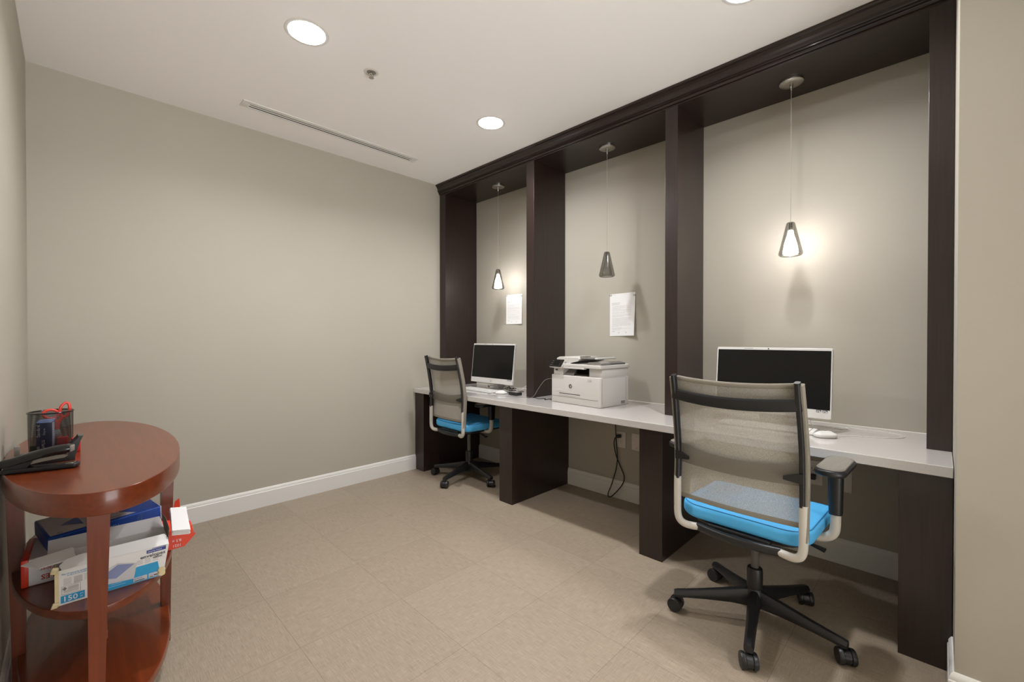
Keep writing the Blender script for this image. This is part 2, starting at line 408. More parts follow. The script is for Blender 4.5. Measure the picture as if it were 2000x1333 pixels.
MB().box((2.25-2.6, YS+.002-1.75, -.04), (XR-.001-2.6, YF-.001-1.75, 0), .0025).build('countertop', 'quartz', wt)
m = MB()
for y0, y1 in ((.044, 1.126), (1.208, 2.28), (2.365, 3.434)):
    m.tube([(XR-.002-2.6, y0-1.75, .0), (XR-.002-2.6, y1-1.75, .0)], .0025, 6)
m.build('caulk_bead', 'caulk', wt)
hd = thing('wooden_header', 'dark wood header with crown moulding spanning above the niche', 'header', (2.75, 1.75, ZS))
MB().box((2.555-2.75, YS+.001-1.75, 0.0002), (XR-.001-2.75, YF-.001-1.75, ZC-ZS-.001), .001).build('soffit', 'darkh', hd)
cp = [(2.5545, 2.642), (2.546, 2.642), (2.546, 2.650), (2.541, 2.654), (2.543, 2.660), (2.534, 2.664), (2.536, 2.670), (2.529, 2.674), (2.530, 2.690), (2.526, 2.702), (2.518, 2.712), (2.518, 2.716), (2.509, 2.719), (2.506, 2.724), (2.506, ZC-.0005), (2.5545, ZC-.0005)]
cp = [(x-2.75, z-ZS) for x, z in cp]
MB().prism(cp, YS+.001-1.75, YF-.001-1.75, 1).build('crown_moulding', 'darkh', hd, ang=20)

# ---------------------------------------------------------------- ceiling fittings
def downlight(x, y, label, k=1, spread=SPREAD):
    t = thing('ceiling_downlight', label, 'ceiling light', (x, y, ZC-.0005), 0, 'round recessed downlights')
    MB().lathe([(.083, -.0008), (.084, -.0016), (.096, -.0016), (.1, -.001), (.101, 0), (.083, 0)], n=48, cap=False).build('trim_ring', 'trim', t)
    MB().lathe([(.0826, -.0005), (.0826, -.0025), (.066, -.0055), (.04, -.008), (.01, -.009)], n=48).build('lens', 'diff', t)
    la = bpy.data.lights.new('downlight_beam', 'AREA'); la.shape = 'DISK'; la.size = .11; la.energy = BEAM*k; la.color = LC; la.spread = math.radians(spread)
    lo = bpy.data.objects.new('downlight_beam', la); C.objects.link(lo); lo.parent = t; lo.location = (0, 0, -.012)
    return t
downlight(.817, 2.222, 'large bright round ceiling downlight nearest the long vent')
downlight(2.058, 2.242, 'round ceiling downlight in front of the left pendant lamps')
downlight(2.03, .6, 'round ceiling downlight just cut off by the top edge')
downlight(1.684, -1.46, 'round corridor downlight behind the camera, outside the picture', 4.5, 180)
# sprinkler
t = thing('fire_sprinkler', 'small recessed metal fire sprinkler in the white ceiling', 'sprinkler', (1.192, 2.293, ZC-.0005))
MB().lathe([(.024, 0), (.026, -.003), (.034, -.004), (.040, -.001), (.040, 0)], n=32, cap=False).build('escutcheon', 'plate', t)
m = MB().lathe([(.024, -.0006), (.023, -.001), (.001, -.001)], n=24).build('cup', 'lid_grey', t)
m = MB()
m.lathe([(.008, -.001), (.008, -.008), (.005, -.012)], n=14)
m.tube([(.008, 0, -.006), (.012, 0, -.016), (.008, 0, -.026), (0, 0, -.03)], .0022, 8); m.tube([(-.008, 0, -.006), (-.012, 0, -.016), (-.008, 0, -.026), (0, 0, -.03)], .0022, 8)
m.tube([(0, 0, -.012), (0, 0, -.03)], .002, 8); m.lathe([(.004, -.029), (.014, -.03), (.014, -.032), (.003, -.033)], n=16)
m.build('frame_and_deflector', 'steelp', t)
# slot vent
VX0, VX1, VY0, VY1 = .762, 2.045, 3.117, 3.21
t = thing('slot_vent', 'long narrow white slot vent in the ceiling near the far wall', 'vent', ((VX0+VX1)/2, (VY0+VY1)/2, ZC-.0005))
hx, hy = (VX1-VX0)/2, (VY1-VY0)/2
m = MB(); sl = [(-.008, .004), (.016, .028)]   # slots (in y) 
MB().box((-hx+.03, -.014, -.0009), (hx-.03, .036, -.0004)).build('dark_gap', 'slot', t)
m.box((-hx, -hy, -.006), (hx, -.012, 0), .0012); m.box((-hx, .033, -.006), (hx, hy, 0), .0012)
m.box((-hx, -.012, -.006), (-hx+.045, .033, 0), .0012); m.box((hx-.045, -.012, -.006), (hx, .033, 0), .0012)
m.build('frame', 'trim', t)
m = MB(); m.box((-hx+.04, .0035, -.0035), (hx-.04, .0175, -.001), .0008)
m.build('slat', 'trim', t)

# ---------------------------------------------------------------- pendants
def pendant(y, lit, label):
    x = 2.757
    t = thing('pendant_lamp', label, 'pendant lamp', (x, y, ZS), 0, 'smoked glass pendants under the wooden header')
    MB().lathe([(.0005, -.016), (.03, -.0155), (.054, -.0125), (.058, -.009), (.058, -.0005)], n=40).build('canopy', 'steel', t)
    MB().lathe([(.003, -.05), (.005, -.044), (.008, -.03), (.0095, -.02), (.0095, -.014)], n=16).build('strain_relief', 'steelp', t)
    zt = 1.866-ZS; zb = 1.684-ZS
    MB().tube([(0, 0, -.04), (0, 0, zt-.002)], .0015, 8).build('cable', 'ridge', t)
    so = [(.0035, zt+.001), (.014, zt+.0005), (.019, zt-.003), (.0215, zt-.01), (.026, zt-.03), (.034, zt-.066), (.044, zt-.11), (.052, zt-.145), (.0565, zt-.163), (.0572, zt-.171), (.055, zt-.178), (.049, zt-.182), (.047, zt-.181), (.046, zt-.176)]
    si = [(.037, zt-.166), (.036, zt-.155), (.030, zt-.12), (.022, zt-.09), (.0145, zt-.065), (.012, zt-.045)]
    MB().lathe(so, n=48, cap=False).build('glass_shade', 'smoke', t, ang=60)
    MB().lathe([(.036, zt-.170)]+si+[(.003, zt-.043)], n=40, cap=False).build('inner_glass', 'inner' if not lit else 'lit_inner', t, ang=60)
    MB().lathe([(.001, zt-.002), (.008, zt-.003), (.009, zt-.03), (.006, zt-.044), (.004, zt-.046)], n=20).build('lamp_holder', 'steelp', t)
    MB().lathe([(.0015, zt-.047), (.003, zt-.05), (.003, zt-.095), (.007, zt-.101), (.0105, zt-.108), (.0105, zt-.114), (.008, zt-.121), (.001, zt-.124)], n=16).build('bulb', 'bulb' if lit else 'inner', t)
    return t
pendant(2.904, True, 'lit smoked glass pendant lamp, farthest, over the left monitor')
pendant(1.746, False, 'unlit smoked glass pendant lamp hanging over the printer')
pendant(.587, True, 'lit smoked glass pendant lamp, nearest, over the right monitor')

# ---------------------------------------------------------------- notices taped on the wall
def notice(y0, y1, z0, z1, lift, label, skew, head=0):
    t = thing('paper_notice', label, 'paper notice', (XR-.0006, (y0+y1)/2, (z0+z1)/2), 0, 'printed notices taped to the niche wall')
    hy, hz = (y1-y0)/2, (z1-z0)/2
    def pt(u, v, e=0):   # u across (0 left as seen = +y), v up
        y = hy-2*hy*u; z = -hz+2*hz*v+skew*u
        lf = lift*(u**3)*(1-v)**1.2+.006*max(0, (.2-v))*u
        return V3(-lf-.0012-e, y, z)
    m = MB(); n = 12
    for k in (0, .0005):
        for i in range(n):
            for j in range(n):
                m.quad(*[pt((i+a)/n, (j+b)/n, k) for a, b in ((0, 0), (1, 0), (1, 1), (0, 1))])
    bmesh.ops.remove_doubles(m.bm, verts=m.bm.verts, dist=.00001)
    m.build('sheet', 'paper', t)
    m = MB()
    def ln(u0, u1, v, h, mi=0):
        q = 6
        for k in range(q):
            a = u0+(u1-u0)*k/q; b = u0+(u1-u0)*(k+1)/q
            m.quad(pt(a, v, .0009), pt(b, v, .0009), pt(b, v+h, .0009), pt(a, v+h, .0009), mi=mi)
    rnd = random.Random(int(y0*100))
    ln(.04, .12, .965, .006); ln(.14, .24, .967, .005); ln(.78, .92, .965, .006)
    v = .77
    ln(.08, .42, .775, .006, 1); ln(.08, .38, .74, .006, 1)
    v = .70; k = 0
    while v > .13:
        u = .1
        end = .86 if rnd.random() > .3 else rnd.uniform(.35, .8)
        while u < end:
            wd = rnd.uniform(.03, .1); ln(u, min(u+wd, end), v, .0055, 0); u += wd+.012
        v -= .0215 if rnd.random() > .22 else .037
    ln(.09, .2, .105, .006, 1)
    for u in (.3, .6):
        ln(u, u+.12, .09, .004); ln(u+.05, u+.075, .065, .014, 1)
    m.build('printed_text', ['inkl', 'ink'], t)
    for u, v in ((.03, .97), (.97, .93)):
        p = pt(u, v, .0012); m = MB(); m.box((p.x-.0004, p.y-.012, p.z-.007), (p.x, p.y+.012, p.z+.007), 0)
        m.build('clear_tape', 'inner', t)
notice(2.785, 2.996, 1.366, 1.648, .006, 'white printed notice beside the left lit pendant', .0)
notice(1.624, 1.842, 1.249, 1.575, .022, 'white printed notice above the printer', .004)

# ---------------------------------------------------------------- monitors (all-in-one computers)
def roundel(m, T, r, mi=0):
    """ring-less disc logo: dark disc with two slanted pale letters h p"""
    n = 28
    m.poly([T @ V3(r*math.cos(2*PI*k/n), r*math.sin(2*PI*k/n), 0) for k in range(n)], [tuple(range(n))], mi)
def monitor(x, y, label, wcm=.54):
    t = thing('desktop_computer', label, 'computer', (x, y, ZT), 0, 'white all-in-one computers on the worktop')
    W = wcm/2; tilt = math.radians(6.5)
    T = TR(0, 0, .071) @ Matrix.Rotation(tilt, 4, 'Y')      # local: x back, y left, z up ; front at x=0
    H = .352
    Q = frame((0, 0, 0), (0, -1, 0), (0, 0, 1), (-1, 0, 0))   # slab plane -> screen plane (u right, v up, w toward viewer)
    A = T @ Q
    MB().slab(W, H/2, .008, -.02, 0, .002, c=(0, H/2), T=A).build('housing', 'white_plastic', t)
    MB().slab(W*.8, H/2*.8, .02, -.045, -.0195, .008, c=(0, H/2), T=A).build('rear_cover', 'white_plastic', t)
    m = MB().slab(W-.006, (H-.058)/2, .002, -.001, .0008, .0004, c=(0, .045+(H-.058)/2), T=A)
    m.build('screen', 'screen', t)
    m = MB(); m.lathe([(.0032, 0), (.0032, .0009), (.0015, .0009)], n=16, T=A @ TR(-.01, H-.0065, 0)); m.build('webcam', 'blackg', t)
    m = MB(); text(m, 'hp', .013, A @ TR(-.006, .016, .0006), bold=.0003)
    m.tube([(.011*math.cos(a)-.0, .0205+.011*math.sin(a), .0006) for a in [2*PI*k/24 for k in range(24)]], .0005, 4, closed=True, T=A)
    m.build('round_logo', 'lid_grey', t)
    m = MB()
    for k, c in enumerate((W-.052, W-.026)):
        m.box((c-.0105, .032, .0001), (c+.0105, .0435, .0005), T=A, mi=0)
        m.box((c-.0095, .0345, .0005), (c-.001, .0365, .0007), T=A, mi=1); m.box((c-.009, .0385, .0005), (c+.006, .0405, .0007), T=A, mi=1); m.box((c+.002, .0335, .0005), (c+.009, .0372, .0007), T=A, mi=1)
    m.build('spec_stickers', ['logo', 'whiteink'], t)
    m = MB(); m.box((-.13, H-.006, .0001), (-.085, H-.0035, .0003), T=A); m.build('model_lettering', 'ink', t)
    m = MB(); m.box((-.10, -.06, .0001-.0), (.05, -.0585, .0002), T=A)
    # stand: foot plate + neck
    f = MB().slab(.07, .125, .02, .0005, .009, .003, c=(.108, 0)); f.build('stand_foot', 'white_plastic', t)
    f = MB().slab(.006, .07, .004, .008, .2, .003, c=(.105, 0)); f.build('stand_neck', 'white_plastic', t)
monitor(2.60, 2.838, 'white all-in-one computer with dark screen at the far left desk', .538)
monitor(2.60, .652, 'large white all-in-one computer with dark screen behind the nearer chair', .546)

# ---------------------------------------------------------------- keyboards and mice
def keyboard(x, y, rz, label):
    t = thing('keyboard', label, 'keyboard', (x, y, ZT), rz, 'white keyboards on the worktop')   # local x = away, y = left
    MB().slab(.0625, .218, .008, .0005, .0125, .004).build('case', 'white_plastic', t)
    m = MB()
    for r in range(6):
        xx = .046-r*.019-(0 if r else -.003); n = 20
        for k in range(n):
            if (r == 5 and 12 < k < 18): continue
            yy = .206-k*.0217
            m.box((xx-.0078, yy-.0095, .012), (xx+.0078, yy+.0095, .0165), .0015, seg=1)
    m.build('keys', 'white_plastic', t)
def mouse(x, y, rz, label):
    t = thing('mouse', label, 'mouse', (x, y, ZT), rz, 'white mice on the worktop')
    m = MB()
    m.slab(.050, .030, .0298, .0005, .020, .009, dome=.013, n=10, cut=5); m.build('body', 'white_plastic', t)
    m = MB(); m.tube([(.020, 0, .0305), (.032, 0, .028)], .002, 8); m.build('scroll_wheel', 'lid_grey', t)
    return t
keyboard(2.556, 2.925, math.radians(-3), 'white keyboard below the far left computer')
keyboard(2.566, .652, math.radians(1), 'white keyboard behind the mesh of the nearer chair')
mouse(2.528, 2.625, math.radians(-60), 'white mouse beside the cable tangle at the left desk')
mouse(2.510, .389, math.radians(-52), 'white mouse right of the nearer computer keyboard')

def cable(name, pts, r, mt, label, rel=(0, 0, 0)):
    m = MB().tube([Vector(p) for p in pts], r, 8, smooth=6)
    return tag(m.build(name, mt), label, 'cable')
z = ZT+.002
cable('mouse_cable', [(2.545, .352, z+.010), (2.58, .33, z+.003), (2.63, .30, z), (2.70, .16, z), (2.79, .12, z), (2.85, .19, z), (2.85, .33, z), (2.82, .45, z), (2.78, .55, z)], .0016, 'cable_white', 'thin white mouse cable looping right of the nearer computer')
cable('keyboard_cable', [(2.63, .56, z+.008), (2.66, .52, z), (2.69, .43, z), (2.66, .385, z), (2.63, .44, z), (2.68, .52, z), (2.76, .48, z+.004), (2.80, .40, z), (2.77, .35, z)], .0016, 'cable_white', 'white cable coiled under the right edge of the nearer computer')
cable('power_cable', [(2.635, .47, ZT+.075), (2.63, .468, ZT+.04), (2.64, .45, ZT+.012), (2.67, .42, z), (2.71, .36, z), (2.77, .33, z), (2.84, .35, z)], .0018, 'cable_white', 'white cable hanging from below the nearer computer screen')
def wig(seed, c, n, sx, sy, sz, z0):
    r = random.Random(seed); P = []
    for i in range(n):
        a = i*1.9+r.uniform(-.6, .6)
        P.append((c[0]+sx*math.cos(a)*r.uniform(.5, 1), c[1]+sy*math.sin(a)*r.uniform(.4, 1), z0+sz*r.uniform(0, 1)))
    return P
cable('tangled_grey_cable', [(2.70, 3.02, z)]+wig(3, (2.665, 2.72), 14, .045, .12, .05, z)+[(2.62, 2.62, z), (2.56, 2.52, z)], .0022, 'cable_grey', 'grey cable bunched under the right side of the left computer')
cable('tangled_black_cable', [(2.74, 3.0, z+.01), (2.70, 2.96, z+.03)]+wig(9, (2.70, 2.68), 11, .04, .08, .045, z)+[(2.78, 2.6, z)], .0024, 'cable_black', 'black cable tangled beneath the left computer')
cable('tangled_white_cable', [(2.62, 2.80, z+.01)]+wig(21, (2.66, 2.66), 9, .05, .1, .03, z)+[(2.70, 2.55, z+.04), (2.74, 2.50, z+.075), (2.80, 2.475, z+.08), (2.84, 2.47, z+.04), (2.80, 2.5, z)], .002, 'cable_white', 'white cable arching up beside the column at the left desk')
cable('white_loop_cable', [(2.60, 2.6, z+.01), (2.66, 2.56, z+.02), (2.73, 2.5, z+.05), (2.8, 2.46, z+.062), (2.84, 2.45, z+.02), (2.82, 2.45, z)], .0018, 'cable_white', 'thin white cable loop leaning against the left niche wall')
cable('thin_grey_mouse_cable', [(2.53, 2.68, z+.006), (2.49, 2.73, z), (2.44, 2.69, z), (2.42, 2.58, z), (2.45, 2.50, z), (2.50, 2.45, z), (2.56, 2.50, z), (2.62, 2.56, z)], .0015, 'cable_grey', 'thin grey mouse cable curling on the left worktop')
cable('usb_cable', [(2.60, 2.62, z+.008), (2.55, 2.56, z), (2.495, 2.45, z), (2.50, 2.37, z), (2.497, 2.29, z+.0), (2.50, 2.235, z+.02), (2.505, 2.19, ZT+.085), (2.52, 2.14, ZT+.15), (2.545, 2.09, ZT+.165), (2.575, 2.06, ZT+.155)], .002, 'cable_grey', 'grey cable rising from the worktop to the printer side')
cable('black_worktop_cable', [(2.52, 2.33, z), (2.54, 2.26, z+.002), (2.53, 2.21, z), (2.56, 2.17, z+.003), (2.52, 2.14, z), (2.57, 2.12, z+.004), (2.54, 2.10, z)], .0026, 'cable_black', 'black cables lying between the dark column and the printer')
t = thing('power_adapter', 'black rectangular power adapter beside the left mouse', 'power adapter', (2.565, 2.498, ZT), math.radians(-6))
MB().slab(.032, .052, .006, .0005, .027, .004).build('case', 'brick', t)
MB().box((-.026, -.045, .0268), (.026, .045, .0273)).build('rating_label', 'lid_grey', t)

# ---------------------------------------------------------------- printer
a = math.atan2(.456, -.04)     # direction of the front edge, seen left to right = (-.04, -.456)
U = V3(-.04, -.456, 0).normalized(); V = V3(-U.y, U.x, 0)
V = V3(.456, -.04, 0).normalized()
t = thing('printer', 'white multifunction laser printer with black touch panel on the worktop', 'printer', (2.66, 1.82, ZT), 0)
P0 = V3(2.507, 2.071, 0)-V3(2.66, 1.82, 0)
T = frame((P0.x, P0.y, 0), U, V, (0, 0, 1)); W, D = .458, .335
m = MB(); m.slab(W/2, D/2, .022, .001, .203, .005, c=(W/2, D/2+.0), T=T, n=8); m.build('body', 'printer', t)
m = MB(); m.slab(W/2-.004, D/2-.035, .01, .19, .245, .004, c=(W/2, D/2+.03), T=T)
# neck: two side pillars around the paper outlet
b = MB(); b.box((.02, .012, .2), (.115, .30, .262), .004, T=T); b.box((.34, .03, .2), (W-.006, D-.002, .262), .006, T=T); b.box((.1, .2, .2), (.36, D-.004, .262), .003, T=T)
b.build('neck', 'printer', t)
m.bm.free()
MB().box((.113, .06, .2035), (.342, .203, .2055), T=T).build('outlet_tray', 'lid_grey', t)
MB().box((.112, .16, .205), (.343, .1995, .258), T=T).build('outlet_shadow_gap', 'black', t)
MB().poly([T @ V3(*p) for p in ((.12, .02, .207), (.215, .015, .207), (.185, .075, .245), (.10, .08, .245), (.12, .02, .2055), (.215, .015, .2055), (.185, .075, .2435), (.10, .08, .2435))],
          [(0, 1, 2, 3), (7, 6, 5, 4), (0, 4, 5, 1), (1, 5, 6, 2), (2, 6, 7, 3), (3, 7, 4, 0)]).build('paper_stop', 'lid_grey', t)
# scanner deck
m = MB(); m.slab((W-.004)/2, D/2, .012, .262, .286, .004, c=(W/2+.004, D/2+.002), T=T)
m.build('scanner_deck', 'printer', t)
m = MB(); m.box((.05, .0, .252), (.32, .03, .264), .004, T=T); m.build('deck_lip', 'printer', t)
# ADF cover: rises to the left, tray slot to the right
m = MB()
pts = [(.03, .286), (.03, .322), (.05, .33), (.235, .33), (.25, .322), (.235, .306), (.17, .292), (.16, .286)]
m.rings([[(x, .035, z_) for x, z_ in pts], [(x, .042, z_+.003) for x, z_ in pts], [(x, D-.03, z_+.003) for x, z_ in pts], [(x, D-.01, z_-.004) for x, z_ in pts]], T=T)
m.build('document_feeder', 'printer', t)
m = MB(); m.slab(.066, .12, .01, .3225, .3345, .003, c=(.30, .17), T=T @ TR(0, 0, 0) ); m.build('feed_tray', 'lid_grey', t)
m = MB(); m.box((.225, .07, .329), (.275, .13, .340), .002, T=T); m.box((.36, .06, .322), (.385, .28, .334), .004, T=T, mi=1); m.build('paper_guides', ['grey_plastic', 'printer'], t)
m = MB(); m.prism([(.165, .287), (.45, .287), (.45, .297), (.40, .306), (.22, .290)], .05, D-.04, 1, T=T); m.build('output_tray', 'grey_plastic', t)
m = MB(); m.prism([(.33, .2865), (.454, .2865), (.454, .300), (.43, .308), (.345, .304)], .02, .12, 1, T=T); m.build('output_stop', 'lid_grey', t)
# touch panel tilted
Tp = T @ frame((.062, -.002, .288), (1, 0, .0), (.0, .62, .78), (0, -.78, .62))
MB().slab(.0625, .034, .009, -.016, -.0005, .004, T=Tp).build('panel_housing', 'printer', t)
MB().slab(.0615, .033, .007, -.001, .0012, .0005, T=Tp).build('touch_panel', 'blackg', t)
m = MB(); m.box((-.026, -.018, .0012), (.03, .022, .0015), T=Tp, mi=1)
for yy in (-.018, .0, .018): m.lathe([(.0025, .0012), (.0025, .0016), (.001, .0016)], n=10, T=Tp @ TR(-.042, yy, 0), mi=0)
m.build('panel_display', ['lid_grey', 'screen'], t)
# front details
m = MB(); m.box((.001, -.0008, .047), (W-.018, .0006, .0485), T=T); m.box((W-.001, .03, .199), (W+.0006, D-.05, .2), T=T)
m.box((W+.0002, .022, .02), (W+.0008, .0235, .19), T=T); m.box((W+.0002, D-.045, .02), (W+.0008, D-.044, .2), T=T)
m.build('panel_gap', 'line', t)
m = MB(); m.box((.088, -.003, .062), (.285, .002, .068), .001, T=T, mi=0); m.box((.088, -.0015, .068), (.285, .002, .074), T=T, mi=1)
m.build('tray_handle', ['white_plastic', 'line'], t)
m = MB(); m.box((W-.0005, D-.10, .012), (W+.001, D-.055, .032), T=T); m.build('side_grip', 'lid_grey', t)
m = MB(); Tl = T @ frame((.196, -.0008, .128), (1, 0, 0), (0, 0, 1), (0, -1, 0))
n = 28; R_ = .0155
m.poly([Tl @ V3(R_*math.cos(2*PI*k/n), R_*math.sin(2*PI*k/n), 0) for k in range(n)], [tuple(range(n))])
def bar(p, q, wd): m.tube([Tl @ V3(p[0], p[1], .0006), Tl @ V3(q[0], q[1], .0006)], wd, 4, mi=1)
bar((-.007, -.0075), (-.0015, .0145), .0011); bar((-.0035, .003), (.001, .004), .0011); bar((.001, .004), (-.0015, -.0075), .0011)
bar((.0005, -.0145), (.006, .0065), .0011); bar((.006, .0065), (.0105, .006), .0011); bar((.0105, .006), (.0085, -.005), .0011); bar((.0085, -.005), (.004, -.005), .0011)
m.build('round_logo', ['logo', 'printer'], t)
m = MB(); m.box((.355, -.0006, .182), (.385, -.0002, .1835), T=T); m.box((.355, -.0006, .171), (.385, -.0002, .1725), T=T); m.box((.355, -.0006, .171), (.3565, -.0002, .1835), T=T); m.box((.3835, -.0006, .171), (.385, -.0002, .1835), T=T)
m.box((.372, -.0007, .1755), (.382, -.0002, .177), T=T); m.build('model_badge', 'ink', t)
m = MB(); m.box((.04, .0105, .233), (.062, .0125, .243), T=T); m.build('usb_port', 'logo', t)
m = MB(); m.box((.07, -.001, .085), (.14, .0, .0865), T=T); m.build('tray_lettering', 'inkl', t)
cable('printer_rear_cable', [(2.825, 1.645, ZT+.09), (2.845, 1.64, ZT+.088), (2.86, 1.68, ZT+.07), (2.87, 1.74, ZT+.01), (2.87, 1.80, z)], .004, 'cable_black', 'black cable plug showing behind the right side of the printer')

# ---------------------------------------------------------------- wall plates
def outlet(y0, y1, z0, z1, label):
    cy, cz = (y0+y1)/2, (z0+z1)/2
    t = thing('power_outlet', label, 'power outlet', (XR, cy, cz), 0, 'duplex outlets under the worktop')
    Q = frame((0, 0, 0), (0, -1, 0), (0, 0, 1), (-1, 0, 0))
    MB().slab((y1-y0)/2, (z1-z0)/2, .006, .0005, .006, .003, T=Q).build('cover_plate', 'plate', t)
    for s in (1, -1):
        f = MB().slab(.0165, .0145, .011, .005, .0075, .001, c=(0, s*.0195), T=Q).build('receptacle', 'plate', t)
        m = MB()
        m.box((-.0075, s*.0195+.0005, .0074), (-.0052, s*.0195+.008, .0079), T=Q); m.box((.0052, s*.0195+.0012, .0074), (.0072, s*.0195+.0075, .0079), T=Q)
        m.lathe([(.0026, 0), (.0026, .0005), (.001, .0005)], n=12, T=Q @ TR(0, s*.0195-.0062, .0074))
        m.build('slots', 'slot', f)
    MB().lathe([(.0025, 0), (.0025, .001), (.0008, .001)], n=12, T=Q @ TR(0, 0, .006)).build('screw', 'plate', t)
def blank(y0, y1, z0, z1, label):
    cy, cz = (y0+y1)/2, (z0+z1)/2
    t = thing('blank_wall_plate', label, 'wall plate', (XR, cy, cz), 0, 'blank plates under the worktop')
    Q = frame((0, 0, 0), (0, -1, 0), (0, 0, 1), (-1, 0, 0))
    MB().slab((y1-y0)/2, (z1-z0)/2, .006, .0005, .006, .003, T=Q).build('cover_plate', 'plate', t)
    for s in (1, -1):
        MB().lathe([(.003, 0), (.003, .0012), (.0008, .0012)], n=12, T=Q @ TR(0, s*.042, .006)).build('screw', 'steelp', t)
outlet(1.700, 1.782, .392, .518, 'white duplex outlet with black plug behind the dangling cord')
blank(1.562, 1.652, .392, .518, 'white blank plate partly behind the middle support panel')
outlet(.468, .556, .404, .54, 'white duplex outlet between the nearer chair back and armrest')
blank(.336, .42, .394, .52, 'white blank plate right of the nearer chair armrest')
# power cord
t = thing('power_cable', 'black power cord hanging in a loop below the printer', 'power cable', (XR-.02, 1.745, .49))
o0 = V3(XR-.02, 1.745, .49)
def rel(L): return [V3(*p)-o0 for p in L]
MB().box((-.028, -.012, -.012), (.012, .012, .012), .005, T=TR(0, 0, -.005)).build('plug', 'black', t)
MB().tube(rel([(2.93, 1.775, .722), (2.93, 1.775, .66), (2.93, 1.777, .58), (2.93, 1.770, .45), (2.93, 1.76, .33), (2.93, 1.765, .26), (2.925, 1.775, .2), (2.91, 1.80, .10), (2.90, 1.822, .035), (2.895, 1.81, .012), (2.90, 1.775, .035), (2.925, 1.715, .12), (2.935, 1.705, .185), (2.935, 1.735, .25), (2.93, 1.77, .33), (2.932, 1.79, .41), (2.932, 1.785, .455), (2.925, 1.765, .478), (2.925, 1.75, .482)]), .0042, 8, smooth=6).build('cord', 'cable_black', t)
cable('left_desk_cord', [(2.94, 2.60, .71), (2.93, 2.605, .55), (2.93, 2.61, .40), (2.92, 2.57, .33), (2.92, 2.53, .27), (2.92, 2.55, .24), (2.92, 2.59, .26), (2.92, 2.56, .29), (2.92, 2.52, .275), (2.92, 2.48, .22)], .0035, 'cable_black', 'black cord dangling on the wall behind the farther chair')
t = thing('charger_plug', 'black plug in the outlet behind the nearer chair', 'plug', (XR-.02, .512, .452))
MB().box((-.02, -.016, -.014), (.012, .014, .014), .004).build('body', 'black', t)

